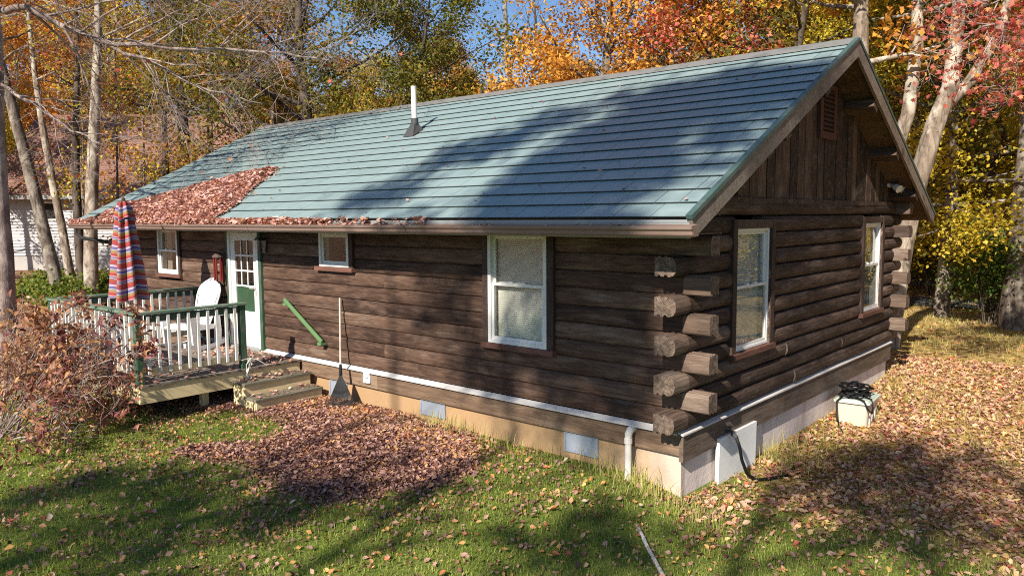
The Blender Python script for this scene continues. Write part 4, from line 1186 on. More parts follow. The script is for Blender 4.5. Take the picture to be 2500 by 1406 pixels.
nbd(MB().box(HX0 - 0.45, HX1 + 0.45, -0.64, 0.06, 3.70, 3.73), 'soffit', MAT['trim'])
w = nbd(MB().box(-0.55, 0.45, -0.08, -0.035, 2.55, 2.63).box(-0.55, 0.45, -0.08, -0.035, 3.42, 3.5).box(-0.55, -0.47, -0.08, -0.035, 2.63, 3.42).box(0.37, 0.45, -0.08, -0.035, 2.63, 3.42), 'window', MAT['white'])
nbd(MB().box(-0.47, 0.37, -0.06, -0.04, 2.63, 3.42), 'pane', MAT['dark'], w)

# ------------------------------------------------------------------ trees
def perp(d, rg):
    v = Vector((rg.uniform(-1, 1), rg.uniform(-1, 1), rg.uniform(-1, 1)))
    v -= d * v.dot(d)
    return v.normalized() if v.length > 1e-4 else d.orthogonal().normalized()

class Tree:
    def __init__(self, seed, sides=(9, 6, 4, 3)):
        self.rg = random.Random(seed); self.m = MB(); self.tw = []; self.sides = sides
    def limb(self, p, d, L, r, lvl, maxl, up=0.15, spread=(35, 65), kids=(4, 4, 3), wob_=0.16, tip=0.25, ratio=(0.5, 0.75), kstart=0.3):
        rg = self.rg
        n = max(3, int(L / 0.45)) if lvl < 2 else 3
        n = min(n, 9)
        pts = [Vector(p)]; dirs = [d.copy()]
        dd = d.copy()
        for k in range(n):
            dd = (dd + perp(dd, rg) * wob_ * rg.random() + Vector((0, 0, up / n))).normalized()
            pts.append(pts[-1] + dd * (L / n)); dirs.append(dd.copy())
        rad = [r * (1 - (1 - tip) * k / n) for k in range(n + 1)]
        self.m.tube(pts, rad, self.sides[min(lvl, len(self.sides) - 1)], cap=False)
        if lvl >= maxl - 1:
            for k in range(1, n + 1):
                self.tw.append((pts[k].x, pts[k].y, pts[k].z))
        if lvl < maxl:
            nk = kids[min(lvl, len(kids) - 1)]
            for c in range(nk):
                t_ = kstart + (1 - kstart) * (c + rg.random()) / nk
                i = min(n - 1, int(t_ * n)); fq = t_ * n - i
                q = pts[i].lerp(pts[i + 1], min(1, fq))
                dn_ = dirs[i + 1]
                a = R_(rg.uniform(*spread))
                cd = (dn_ * math.cos(a) + perp(dn_, rg) * math.sin(a)).normalized()
                self.limb(q, cd, L * rg.uniform(*ratio) * (1 - 0.35 * t_), max(rad[i] * rg.uniform(0.4, 0.6), 0.004), lvl + 1, maxl, up, spread, kids, wob_, tip, ratio, kstart)
    def trunk(self, pts, rad, flare=0.35, sides=12):
        P = [Vector(q) for q in pts]
        R0 = list(rad)
        # refine and roughen
        fp = []; fr = []
        for i in range(len(P) - 1):
            n = max(2, int((P[i + 1] - P[i]).length / 0.6))
            for k in range(n):
                t_ = k / n
                q = P[i].lerp(P[i + 1], t_)
                fp.append(q + Vector((self.rg.uniform(-1, 1), self.rg.uniform(-1, 1), 0)) * 0.06 * R0[i] * (1 if (i or k) else 0))
                fr.append((R0[i] * (1 - t_) + R0[i + 1] * t_) * self.rg.uniform(0.96, 1.04))
        fp.append(P[-1]); fr.append(R0[-1])
        z0 = fp[0].z
        fr = [r * (1 + flare * math.exp(-(q.z - z0) / 0.35)) for q, r in zip(fp, fr)]
        self.m.tube(fp, fr, sides, cap=True)
        return fp, fr
    def crown_on(self, fp, fr, zlo, n, L0, lvl_max, el=(5, 50), up=0.2, kids=(4, 4, 3), shape=1.0, azs=None, rk=0.45, **kw):
        """limbs from a trunk above zlo"""
        rg = self.rg; idx = [i for i, q in enumerate(fp) if q.z >= zlo]
        zt_ = fp[-1].z
        for c in range(n):
            t_ = (c + rg.random()) / n
            i = idx[min(len(idx) - 1, int(t_ * len(idx)))]
            az = (c * 2.4 + rg.uniform(-0.5, 0.5)) if azs is None else rg.choice(azs) + rg.uniform(-0.6, 0.6)
            e = R_(el[0] + (el[1] - el[0]) * t_ + rg.uniform(-8, 8))
            d = Vector((math.cos(az) * math.cos(e), math.sin(az) * math.cos(e), math.sin(e)))
            L = L0 * (1 - 0.55 * shape * t_) * rg.uniform(0.8, 1.15)
            self.limb(fp[i], d, L, max(fr[i] * rk, 0.02), 1, lvl_max, up, kids=(0,) + tuple(kids), **kw)

def foliage(tw, n, size, sig, seed, shape='diamond', rbase=0.5, rclump=0.2, rleaf=0.13, up=0.3, gap=0.25, rfun=None, keep=None, droop=0.0):
    g = np.random.default_rng(seed)
    T_ = np.array(tw)
    w = g.random(len(T_)) ** 1.5 + 0.05
    big = 0.5 + 0.5 * wob(T_[:, 0] + T_[:, 2] * 0.7, T_[:, 1] - T_[:, 2] * 0.5, 1.3)
    w = w * np.where(big < gap, 0.08, 1.0)
    w /= w.sum()
    i = g.choice(len(T_), n, p=w)
    P = T_[i] + g.normal(size=(n, 3)) * sig * np.array([1, 1, 0.8]) + np.array([0, 0, -droop])
    rb = np.clip(g.normal(rbase, rclump, len(T_)), 0, 1)[i]
    if rfun is not None: rb = rfun(P, rb)
    r = np.clip(rb + g.normal(size=n) * rleaf, 0, 1)
    if keep is not None:
        k = keep(P); P = P[k]; r = r[k]; n = len(P)
    X, Y, Z = rand_rot(g, n, up)
    X = X + np.array([0, 0, -0.5 * (1 if shape in ('lance', 'maple') else 0.3)]); X /= np.linalg.norm(X, axis=1)[:, None]
    Y = np.cross(Z, X); Y /= np.linalg.norm(Y, axis=1)[:, None]; Z = np.cross(X, Y)
    s = size * g.uniform(0.7, 1.3, n)
    return P, X, Y, Z, s, r

def crown_mesh(name, mat, args, shape):
    P, X, Y, Z, s, r = args
    V, F, a = leaf_cards(P, X, Y, Z, s, r, shape)
    return np_mesh(name, V, F, mat, {'r': a})

def single_leaves(parent, name, args, shape, mat, count, cen, group=None, label=None, cat=None, nmesh=10):
    """the leaves nearest to cen as objects that share a few meshes; returns what is left"""
    P, X, Y, Z, s, r = args
    order = np.argsort(np.linalg.norm(P - np.array(cen), axis=1))
    a = order[:count]; b = order[count:]
    ms = []
    for k in range(nmesh):
        V, F, at = leaf_cards(np.zeros((1, 3)), np.array([[1., 0, 0]]), np.array([[0, 1., 0]]), np.array([[0, 0, 1.]]), np.array([1.0]), np.array([(k + 0.5) / nmesh]), shape)
        ms.append(np_mesh(name, V, F, mat, {'r': at}))
    for i in a:
        o = bpy.data.objects.new(name, ms[min(nmesh - 1, int(r[i] * nmesh))])
        M_ = Matrix((X[i], Y[i], Z[i])).transposed()
        link(o, parent, P[i], M_.to_euler())
        o.scale = (s[i],) * 3
        if label: tag(o, label, cat, group)
    return tuple(q[b] for q in args)

gz = lambda x, y: float(ground_z(x, y))

def put_tree(name, label, x, y, T, bark_mat, leaf_mat, leaves, shape='diamond', group=None, crown='crown', zoff=0.0):
    """T and the leaves are built round the trunk's foot at (0,0,0)"""
    z = gz(x, y) + zoff
    root = thing(name, label, 'tree', (x, y, z), group=group)
    o = bpy.data.objects.new('trunk', T.m.mesh('trunk', bark_mat, True)); link(o, root, (x, y, z))
    if leaves is not None:
        c = bpy.data.objects.new(crown, crown_mesh(crown, leaf_mat, leaves, shape)); link(c, root, (x, y, z))
    return root

def simple_tree(name, label, x, y, H, r, lean, zlo, nl, L0, bark_mat, leaf_mat, n, size, seed, sig=0.35, el=(0, 55), kids=(4, 3), maxl=3, group=None, rfun=None, gap=0.25, rbase=0.5, shape=0.8, sides=12, bend=0.0, rclump=0.2):
    T = Tree(seed)
    rg = T.rg
    pts = [Vector((0, 0, -0.3)), Vector((0, 0, 0))]
    for k in range(1, 7):
        t_ = k / 6
        pts.append(Vector((lean[0] * t_ + bend * math.sin(t_ * 5 + seed) * 0.4, lean[1] * t_ + bend * math.cos(t_ * 4 + seed) * 0.4 - bend * 0.4 * math.cos(seed), H * t_)))
    fp, fr = T.trunk(pts, [r, r] + [r * (1 - 0.82 * k / 6) for k in range(1, 7)], sides=sides)
    T.crown_on(fp, fr, zlo, nl, L0, maxl, el, 0.25, kids, shape)
    lv = foliage(T.tw, n, size, sig, seed + 50, rfun=rfun, gap=gap, rbase=rbase, rclump=rclump) if n else None
    return put_tree(name, label, x, y, T, bark_mat, leaf_mat, lv, group=group), T

# --- distant forest: a few trees of each build, copied
VAR = []
for k in range(6):
    T = Tree(100 + k, sides=(6, 4, 3, 3))
    H = (13, 15, 12, 16, 14, 11)[k]
    pts = [Vector((0, 0, -0.5))] + [Vector((0.3 * math.sin(k + j), 0.3 * math.cos(k * 2 + j), H * j / 5)) for j in range(6)]
    fp, fr = T.trunk(pts, [0.19, 0.19] + [0.19 * (1 - 0.16 * j) for j in range(1, 6)], sides=7)
    T.crown_on(fp, fr, (2.2, 3.5, 1.6, 4.0, 2.5, 1.2)[k], 20, (4.2, 4.0, 3.8, 3.6, 4.4, 3.6)[k], 3, (-5, 60), 0.2, (3, 2), 0.75)
    lv = foliage(T.tw, 22000, 0.145, 0.42, 300 + k, gap=(0.2, 0.3, 0.15, 0.35, 0.25, 0.2)[k])
    VAR.append((T.m.mesh('trunk', MAT['bark_grey'], True), crown_mesh('crown', MAT['rust'], lv, 'diamond')))
BARE = []
for k in range(3):
    T = Tree(140 + k, sides=(6, 4, 3, 3))
    H = (14, 12, 15)[k]
    pts = [Vector((0, 0, -0.5))] + [Vector((0.35 * math.sin(k * 2 + j), 0.3 * math.cos(k + j), H * j / 5)) for j in range(6)]
    fp, fr = T.trunk(pts, [0.17, 0.17] + [0.17 * (1 - 0.16 * j) for j in range(1, 6)], sides=7)
    T.crown_on(fp, fr, 3.0, 16, 3.6, 3, (10, 65), 0.35, (5, 4), 0.7)
    BARE.append(T.m.mesh('trunk', MAT['bark_grey'], True))
KIND = {'rust': 'rust brown tree of the far woods behind the cabin', 'yellow': 'yellow leaved tree of the far woods behind the cabin', 'orange': 'orange leaved tree of the far woods behind the cabin',
        'olive': 'olive green tree of the far woods behind the cabin', 'leafgreen': 'green leaved tree of the far woods behind the cabin', 'red': 'red leaved tree of the far woods behind the cabin'}
def far_tree(x, y, var, col, sc_, rz, barkm=None):
    z = gz(x, y)
    root = thing('forest_tree', KIND[col], 'tree', (x, y, z), group='trees of the far woods, ' + col)
    for nm, me, mt in (('trunk', VAR[var][0], barkm or MAT['bark_grey']), ('crown', VAR[var][1], MAT[col])):
        o = bpy.data.objects.new(nm, me)
        link(o, root, (x, y, z), (0, 0, rz)); o.scale = (sc_,) * 3
        o.material_slots[0].link = 'OBJECT'; o.material_slots[0].material = mt
def bare_tree(x, y, var, sc_, rz, barkm):
    z = gz(x, y)
    root = thing('bare_tree', 'leafless grey tree of the far woods behind the cabin', 'tree', (x, y, z), group='bare trees of the far woods')
    o = bpy.data.objects.new('trunk', BARE[var]); link(o, root, (x, y, z), (0, 0, rz)); o.scale = (sc_,) * 3
    o.material_slots[0].link = 'OBJECT'; o.material_slots[0].material = barkm
fr_ = random.Random(21)
C0 = Vector((3.80, -7.06, 0)); F0 = Vector((-0.656, 0.7547, 0)); R0_ = Vector((0.7547, 0.656, 0))
placed = []
def ok_spot(x, y, dmin):
    if -22 < x < 3 and y < 13: return False
    lx, ly = x + 40.2, y - 7.5
    u = lx * math.cos(NHA) + ly * math.sin(NHA); v = -lx * math.sin(NHA) + ly * math.cos(NHA)
    if -5 < u < 12 and -3 < v < 13: return False
    dd = (x - 3.8) * -0.656 + (y + 7.06) * 0.7547; uu = ((x - 3.8) * 0.7547 + (y + 7.06) * 0.656) / dd
    if -0.72 < uu < -0.33 and dd < 50: return False
    if 16.5 < y + (x + 2) * 0.05 < 23.5 and x > -14: return False
    return all((x - a) ** 2 + (y - b) ** 2 > dmin * dmin for a, b in placed)
for ring, (d0, d1, num, dmin) in enumerate(((30, 40, 26, 3.0), (40, 56, 34, 3.4), (56, 80, 40, 4.0))):
    tries = 0; got = 0
    while got < num and tries < 4000:
        tries += 1
        d = fr_.uniform(d0, d1); u = fr_.uniform(-0.80, 0.80)
        q = C0 + F0 * d + R0_ * (d * u)
        if not ok_spot(q.x, q.y, dmin): continue
        placed.append((q.x, q.y)); got += 1
        if u < -0.35: pal = ['rust', 'yellow', 'yellow', 'orange', 'olive', 'yellow']
        elif u < 0.0: pal = ['rust', 'orange', 'rust', 'yellow', 'olive', 'olive']
        elif u < 0.35: pal = ['orange', 'yellow', 'olive', 'olive', 'orange', 'yellow']
        else: pal = ['yellow', 'yellow', 'leafgreen', 'olive', 'yellow', 'orange']
        if fr_.random() < 0.16:
            bare_tree(q.x, q.y, fr_.randrange(3), fr_.uniform(0.8, 1.15) * (1.0 if ring == 0 else 1.25), fr_.uniform(0, 6.28), fr_.choice([MAT['bark_grey'], MAT['bark_dark'], MAT['bark_pale']]))
        else:
            low = (0.62, 0.66, 0.62)[ring] if -0.31 < u < 0.33 else 1.0
            sc_ = low * (fr_.uniform(0.75, 1.0), fr_.uniform(0.85, 1.15), fr_.uniform(1.3, 1.7))[ring]
            far_tree(q.x, q.y, fr_.randrange(6), fr_.choice(pal), sc_, fr_.uniform(0, 6.28), fr_.choice([MAT['bark_grey'], MAT['bark_dark'], MAT['bark_grey']]))
# trees on the far side of the yard to the right, mirrored in the gable windows
for x, y, v, c in ((9, 11, 0, 'yellow'), (13, 17, 1, 'yellow'), (8, 20, 2, 'leafgreen'), (17, 9, 3, 'orange'), (15, 26, 4, 'yellow'), (21, 18, 5, 'olive'), (10, 30, 1, 'orange'), (2.5, 25.5, 0, 'yellow'), (-3.5, 26.5, 4, 'yellow'), (0.5, 29.0, 2, 'yellow')):
    far_tree(x, y, v, c, 0.9, x * 1.7)

# --- the olive green oak behind the middle of the roof
def olive_r(P, rb):
    return np.clip(0.42 + 0.42 * sm(6.5, 3.2, P[:, 2]) + 0.22 * wob(P[:, 0], P[:, 2], 0.6) + 0.22 * sm(2.0, -4.0, P[:, 0]) + (rb - 0.5) * 0.6, 0, 1)
T = Tree(31)
fp, fr = T.trunk([(0, 0, -0.4), (0, 0, 0), (0.1, 0, 2.2), (0.0, 0.1, 4.0), (-0.5, 0.1, 6.0), (-0.7, 0, 9.0), (-0.5, 0, 12.5)], [0.36, 0.36, 0.32, 0.28, 0.20, 0.14, 0.04])
l1, lr = T.trunk([(0.05, 0.05, 3.6), (0.9, 0.5, 4.4), (2.2, 1.2, 5.6), (3.2, 1.8, 7.0), (3.6, 2.0, 9.5)], [0.17, 0.15, 0.12, 0.09, 0.03], flare=0)
T.crown_on(fp, fr, 3.6, 22, 4.6, 3, (-5, 55), 0.2, (4, 3), 0.6)
T.crown_on(l1, lr, 4.5, 14, 3.6, 3, (-10, 45), 0.15, (4, 3), 0.4)
put_tree('oak_tree', 'broad olive green oak with a dark forked trunk behind the middle of the roof', -18.4, 8.4, T, MAT['bark_dark'], MAT['olive'], foliage(T.tw, 44000, 0.115, 0.30, 77, gap=0.44, rfun=olive_r))

# --- orange tree right of it
T = Tree(36)
fp, fr = T.trunk([(0, 0, -0.4), (0, 0, 0), (0.2, 0.1, 3), (0.1, 0.3, 6), (0.4, 0.3, 9), (0.3, 0.2, 11.5)], [0.27, 0.27, 0.23, 0.18, 0.11, 0.03])
T.crown_on(fp, fr, 2.6, 34, 4.3, 3, (-12, 60), 0.15, (4, 3), 0.45)
def ora_r(P, rb):
    return np.clip(0.55 + (rb - 0.5) * 0.7 + 0.2 * wob(P[:, 0], P[:, 2], 0.9) - 0.35 * sm(4.4, 2.2, P[:, 2]) + 0.0 * P[:, 0], 0, 1)
put_tree('maple_tree', 'bright orange leaved maple behind the cabin ridge', -10.2, 13.0, T, MAT['bark_grey'], MAT['orange'], foliage(T.tw, 46000, 0.122, 0.30, 78, gap=0.33, rfun=ora_r))
T = Tree(38)
fp, fr = T.trunk([(0, 0, -0.4), (0, 0, 0), (0.1, 0.1, 3), (0.3, 0.1, 6), (0.4, 0.3, 8.6)], [0.15, 0.15, 0.13, 0.09, 0.03])
T.crown_on(fp, fr, 4.2, 16, 2.3, 3, (0, 50), 0.15, (4, 3), 0.4)
put_tree('maple_tree', 'small maple with clusters of red leaves between the orange maple and the sparse dark oak', -6.9, 13.2, T, MAT['bark_dark'], MAT['red'], foliage(T.tw, 2600, 0.14, 0.24, 79, gap=0.5))
T = Tree(39)
fp, fr = T.trunk([(0, 0, -0.4), (0, 0, 0), (0.1, 0.1, 3), (0.0, 0.3, 6), (0.4, 0.3, 8.6), (0.6, 0.2, 11)], [0.2, 0.2, 0.17, 0.14, 0.09, 0.03])
T.crown_on(fp, fr, 4.4, 20, 4.4, 3, (-5, 50), 0.15, (5, 4), 0.4)
put_tree('oak_tree', 'sparse dark oak with small olive brown leaves left of the gable peak', -4.9, 14.8, T, MAT['bark_dark'], MAT['sparse'], foliage(T.tw, 11000, 0.135, 0.26, 80, gap=0.38))

# --- the clump of pale mossy trunks at the right rear corner
T = Tree(41)
fp, fr = T.trunk([(0, 0, -0.4), (0, 0, 0), (0.15, 0.15, 1.6), (0.35, 0.3, 3.2), (0.62, 0.55, 4.6), (0.85, 0.75, 5.4), (0.92, 0.80, 7.0), (0.8, 0.7, 9.5), (0.9, 0.8, 12)], [0.24, 0.24, 0.215, 0.20, 0.185, 0.165, 0.125, 0.09, 0.03])
l1, lr = T.trunk([(0.72, 0.65, 4.9), (1.15, 1.0, 5.5), (1.55, 1.3, 6.4), (1.9, 1.6, 8.2), (2.1, 1.8, 10.5)], [0.12, 0.115, 0.10, 0.08, 0.03], flare=0)
T.crown_on(fp, fr, 7.2, 12, 2.6, 3, (10, 55), 0.2, (3, 3), 0.4)
T.crown_on(l1, lr, 7.2, 9, 2.2, 3, (10, 55), 0.2, (3, 3), 0.4)
put_tree('maple_tree', 'pale mossy forked maple leaning right behind the rear corner of the cabin', -0.80, 10.30, T, MAT['bark_pale'], MAT['yellow'], foliage(T.tw, 7000, 0.15, 0.3, 81, gap=0.3))
T = Tree(42)
fp, fr = T.trunk([(0, 0, -0.4), (0, 0, 0), (-0.05, 0.0, 2.5), (-0.1, 0.0, 4.5), (0.12, 0.15, 6.0), (0.1, 0.1, 9.0), (0.2, 0.2, 12)], [0.24, 0.24, 0.21, 0.19, 0.17, 0.12, 0.03])
T.crown_on(fp, fr, 5.6, 10, 1.8, 3, (0, 55), 0.2, (3, 3), 0.4)
put_tree('maple_tree', 'pale speckled maple trunk straight behind the gable peak', -1.75, 10.5, T, MAT['bark_pale'], MAT['orange'], foliage(T.tw, 2600, 0.15, 0.26, 82, gap=0.4))
T = Tree(43)
fp, fr = T.trunk([(0, 0, -0.4), (0, 0, 0), (0.0, 0.0, 2.0), (0.05, 0.05, 4.0), (0.25, 0.2, 5.0), (0.35, 0.3, 6.4), (0.3, 0.3, 8.5), (0.4, 0.3, 11)], [0.19, 0.19, 0.17, 0.15, 0.14, 0.13, 0.09, 0.03])
T.crown_on(fp, fr, 6.8, 9, 2.0, 3, (0, 55), 0.2, (3, 3), 0.4)
put_tree('maple_tree', 'slim light maple with a dark band on its trunk between two paler trunks', -1.1, 11.3, T, MAT['bark_pale'], MAT['yellow'], foliage(T.tw, 3000, 0.15, 0.3, 83, gap=0.3))
# --- the yellow maple beyond, with the twisted thin tree in front of it
T = Tree(44)
fp, fr = T.trunk([(0, 0, -0.4), (0, 0, 0), (0.1, 0.1, 3), (0.0, 0.3, 6), (0.4, 0.3, 9), (0.6, 0.2, 11)], [0.2, 0.2, 0.17, 0.14, 0.09, 0.03])
T.crown_on(fp, fr, 2.3, 32, 3.5, 3, (-8, 60), 0.1, (4, 3), 0.45)
put_tree('maple_tree', 'yellow leaved maple filling the gap right of the pale trunks', -1.0, 16.2, T, MAT['bark_grey'], MAT['yellow'], foliage(T.tw, 46000, 0.10, 0.34, 84, gap=0.33, rbase=0.55))
T = Tree(45)
fp, fr = T.trunk([(0, 0, -0.4), (0, 0, 0), (0.25, 0.2, 1.6), (-0.15, -0.1, 3.2), (-0.1, 0.0, 4.1), (0.2, 0.2, 4.7), (-0.1, -0.05, 5.6), (0.12, 0.1, 6.6), (0.2, 0.1, 9)], [0.13, 0.13, 0.11, 0.10, 0.09, 0.09, 0.08, 0.06, 0.02])
T.crown_on(fp, fr, 4.2, 9, 1.6, 3, (0, 55), 0.2, (3, 3), 0.4)
put_tree('twisted_tree', 'thin dark twisted tree in front of the yellow maple', -0.2, 18.2, T, MAT['bark_dark'], MAT['leafgreen'], foliage(T.tw, 1800, 0.13, 0.28, 85, gap=0.3, rbase=0.75))
# --- big trunk at the right edge
T = Tree(46)
fp, fr = T.trunk([(0, 0, -0.4), (0, 0, 0), (0.0, 0.02, 1.6), (0.04, 0.05, 4.5), (0.1, 0.1, 8), (0.2, 0.2, 13)], [0.44, 0.44, 0.36, 0.31, 0.25, 0.05], flare=0.45)
T.crown_on(fp, fr, 5.5, 12, 3.6, 3, (10, 55), 0.2, (4, 3), 0.4)
put_tree('oak_tree', 'large thick grey trunk at the right edge beyond the leafy yard', 0.95, 15.1, T, MAT['bark_grey'], MAT['leafgreen'], foliage(T.tw, 9000, 0.15, 0.34, 86, gap=0.3, rbase=0.7))
# --- green bushes and undergrowth
def bush(name, label, x, y, H, Rr, mat, n, size, seed, cat='bush', group=None, rbase=0.5, gap=0.2, bmat='bark_dark'):
    T = Tree(seed, sides=(5, 4, 3, 3)); rg = T.rg
    for k in range(9):
        az = k * 0.7 + rg.random(); e = R_(rg.uniform(35, 85))
        T.limb(Vector((0.1 * math.cos(az), 0.1 * math.sin(az), -0.1)), Vector((math.cos(az) * math.cos(e) * Rr / H * 1.4, math.sin(az) * math.cos(e) * Rr / H * 1.4, math.sin(e))).normalized(), H * rg.uniform(0.6, 0.95), 0.022, 1, 3, 0.1, kids=(0, 5, 4))
    z = gz(x, y)
    root = thing(name, label, cat, (x, y, z), group=group)
    o = bpy.data.objects.new('stems', T.m.mesh('stems', MAT[bmat], True)); link(o, root, (x, y, z))
    c = bpy.data.objects.new('foliage', crown_mesh('foliage', MAT[mat], foliage(T.tw, n, size, 0.18, seed + 9, gap=gap, rbase=rbase), 'diamond')); link(c, root, (x, y, z))
    return root
bush('bush', 'dark green bush beside the thick trunk at the right', 0.2, 15.5, 2.3, 0.7, 'leafgreen', 4200, 0.10, 61, rbase=0.6)
bush('bush', 'tall yellow green bush beyond the road at the right', -2.4, 24.5, 3.0, 1.8, 'yellow', 6000, 0.15, 63, rbase=0.25)
for k, (x, y, H) in enumerate(((-23.0, 2.2, 1.0), (-25.5, 4.6, 1.1), (-27.5, 2.9, 1.0), (-22.0, 4.9, 0.8))):
    bush('fern_bush', ('low yellow green bush left of the birch trunks', 'low yellow green bush behind the birch trunks', 'low green bush below the white siding at the far left', 'low green bush just left of the striped umbrella')[k], x, y, H, 1.5, 'leafgreen', 3800, 0.13, 64 + k, rbase=0.92)
for k in range(6, 16):
    u = (-0.62, -0.55, -0.47, -0.40, -0.33, -0.26, -0.18, -0.1, -0.02, 0.06, 0.13, 0.2, 0.28, 0.46, 0.55, 0.62)[k]
    d = 29 + 3 * math.sin(k * 2.1)
    q = C0 + F0 * d + R0_ * (d * u)
    bush('understorey_bush', 'rust and yellow understorey bush at the edge of the woods', q.x, q.y, 4.2, 2.4, ('rust', 'orange', 'yellow', 'rust')[k % 4], 4200, 0.19, 300 + k, group='understorey bushes at the edge of the woods', gap=0.3)

# --- trunks on the left
LT = [  # label, x, y, r, height, lean, bark, low limb height, leaves
 ('pale grey tree trunk next to the leftmost trunk, leaning right at its foot', -23.9, 2.2, 0.215, 13, (-1.6, -1.3), 'bark_grey', 6.0),
 ('slim pale tree trunk between two thicker grey trunks at the left', -27.0, 3.7, 0.16, 13, (-0.9, -0.8), 'bark_pale', 6.0),
 ('dark slim tree trunk right beside the white speckled trunk', -25.6, 3.5, 0.17, 11, (0.3, 0.1), 'bark_dark', 4.0),
 ('white speckled tree trunk left of the striped umbrella', -22.6, 2.65, 0.22, 13, (0.5, 0.5), 'bark_pale', 5.5),
 ('thin leaning dark trunk at the far left in front of the white siding', -28.5, 2.2, 0.11, 8, (-1.2, -1.0), 'bark_dark', 3.5),
 ('dark thick trunk standing before the brown roof left of the ridge', -24.2, 6.6, 0.25, 13, (0.2, 0.1), 'bark_dark', 4.5),
 ('dark leaning trunk left of the thick dark trunk before the brown roof', -24.9, 6.1, 0.15, 10, (0.6, 0.5), 'bark_dark', 4.0),
 ('grey trunk right of the thick dark trunk near the far roof corner', -24.2, 7.9, 0.15, 12, (0.2, 0.1), 'bark_grey', 4.5),
 ('short pale trunk behind the far end of the ridge', -22.6, 9.3, 0.15, 10, (0.2, 0.2), 'bark_pale', 4.5),
]
for k, (lab, x, y, r, H, lean, bk_, zl) in enumerate(LT):
    T = Tree(400 + k); rg = T.rg
    pts = [(0, 0, -0.4), (0, 0, 0)] + [(lean[0] * t_ + 0.10 * math.sin(3 * t_ * 2 + k), lean[1] * t_ + 0.1 * math.cos(2.3 * t_ * 2 + k) - 0.1 * math.cos(k), H * t_) for t_ in (0.15, 0.3, 0.45, 0.6, 0.8, 1.0)]
    fp, fr = T.trunk(pts, [r, r, r * 0.92, r * 0.85, r * 0.75, r * 0.62, r * 0.4, r * 0.1])
    n = (700, 400, 500, 400, 100, 1800, 300, 900, 600)[k]; zl += 1.5
    T.crown_on(fp, fr, zl, 13, 3.0, 3, (5, 60), 0.2, (4, 4), 0.4, rk=0.35)
    put_tree('tree', lab, x, y, T, MAT[bk_], MAT[('yellow', 'yellow', 'rust', 'rust', 'rust', 'olive', 'rust', 'rust', 'orange')[k]], foliage(T.tw, n, 0.15, 0.3, 500 + k, gap=0.3))

# sparse saplings in front of the neighbouring house
for k, (x, y, H, mt, lab) in enumerate(((-29.5, 5.0, 8.5, 'rust', 'sparse rust leaved sapling before the left part of the brown roof'), (-27.0, 6.3, 9.0, 'orange', 'sparse orange leaved sapling before the middle of the brown roof'), (-29.0, 8.6, 8.0, 'yellow', 'sparse yellow leaved sapling before the right part of the brown roof'), (-26.0, 4.9, 9.5, 'yellow', 'sparse yellow leaved tree between the white speckled trunk and the brown roof'), (-25.5, 9.0, 9.0, 'rust', 'sparse rust leaved tree between the brown roof and the cabin ridge end'))):
    simple_tree('sapling', lab, x, y, H, 0.07, (0.4, 0.2), 2.2, 16, 2.3, MAT['bark_grey'], MAT[mt], 1700, 0.14, 700 + k, sig=0.22, gap=0.4, sides=7, kids=(5, 4))

# --- the bare grey tree at the left edge whose limbs reach over the roof
T = Tree(51, sides=(9, 6, 4, 3))
x0, y0 = -13.95, -2.18
def loc(*p): return Vector((p[0] - x0, p[1] - y0, p[2]))
fp, fr = T.trunk([(0, 0, -0.4), (0, 0, 0), (0.05, 0.03, 2.2), (-0.02, 0.06, 4.2), (0.12, 0.1, 6.4), (0.1, 0.0, 9.0), (0.3, 0.2, 12)], [0.23, 0.23, 0.20, 0.185, 0.17, 0.13, 0.03])
def long_limb(pts, r0, r1, kids, Lk, seed, up=-0.02, lv=3, kk=(0, 6, 5)):
    P = [Vector(q) for q in pts]; f = []
    for i in range(len(P) - 1):
        for k in range(4): f.append(P[i].lerp(P[i + 1], k / 4) + Vector((T.rg.uniform(-1, 1), T.rg.uniform(-1, 1), T.rg.uniform(-1, 1))) * 0.035)
    f.append(P[-1])
    rr = [r0 + (r1 - r0) * i / (len(f) - 1) for i in range(len(f))]
    T.m.tube(f, rr, 7, cap=True)
    for c in range(kids):
        t_ = 0.2 + 0.8 * (c + T.rg.random()) / kids
        i = min(len(f) - 2, int(t_ * (len(f) - 1)))
        d = (f[i + 1] - f[i]).normalized()
        a = R_(T.rg.uniform(25, 60)); cd = (d * math.cos(a) + perp(d, T.rg) * math.sin(a)).normalized()
        T.limb(f[i], cd, Lk * T.rg.uniform(0.6, 1.2), max(rr[i] * 0.5, 0.010), 1, lv, up, kids=kk, wob_=0.25)
long_limb([loc(-14.05, -2.15, 6.9), loc(-13.4, -1.6, 6.95), loc(-12.34, -0.72, 6.3), loc(-11.25, 0.22, 6.15), loc(-9.9, 1.42, 6.1), loc(-8.9, 2.3, 5.9)], 0.075, 0.012, 22, 2.2, 1)
long_limb([loc(-12.34, -0.72, 6.3), loc(-11.6, 0.0, 5.9), loc(-10.8, 0.7, 5.35), loc(-10.0, 1.4, 5.1)], 0.04, 0.008, 15, 1.7, 2, -0.15)
long_limb([loc(-14.15, -2.2, 5.2), loc(-13.2, -2.2, 5.4), loc(-12.3, -1.9, 5.0), loc(-11.7, -1.5, 4.5), loc(-11.2, -1.1, 4.2)], 0.05, 0.008, 13, 1.3, 3, -0.1)
long_limb([loc(-14.1, -2.2, 7.6), loc(-13.0, -2.0, 8.0), loc(-11.9, -1.3, 7.6), loc(-10.7, -0.4, 7.1), loc(-9.6, 0.5, 6.9)], 0.06, 0.01, 16, 1.9, 4)
long_limb([loc(-14.1, -2.1, 8.2), loc(-13.6, -1.4, 8.6), loc(-13.0, -0.3, 8.2), loc(-12.4, 0.9, 7.6), loc(-11.9, 2.0, 7.2)], 0.06, 0.01, 16, 1.9, 5)
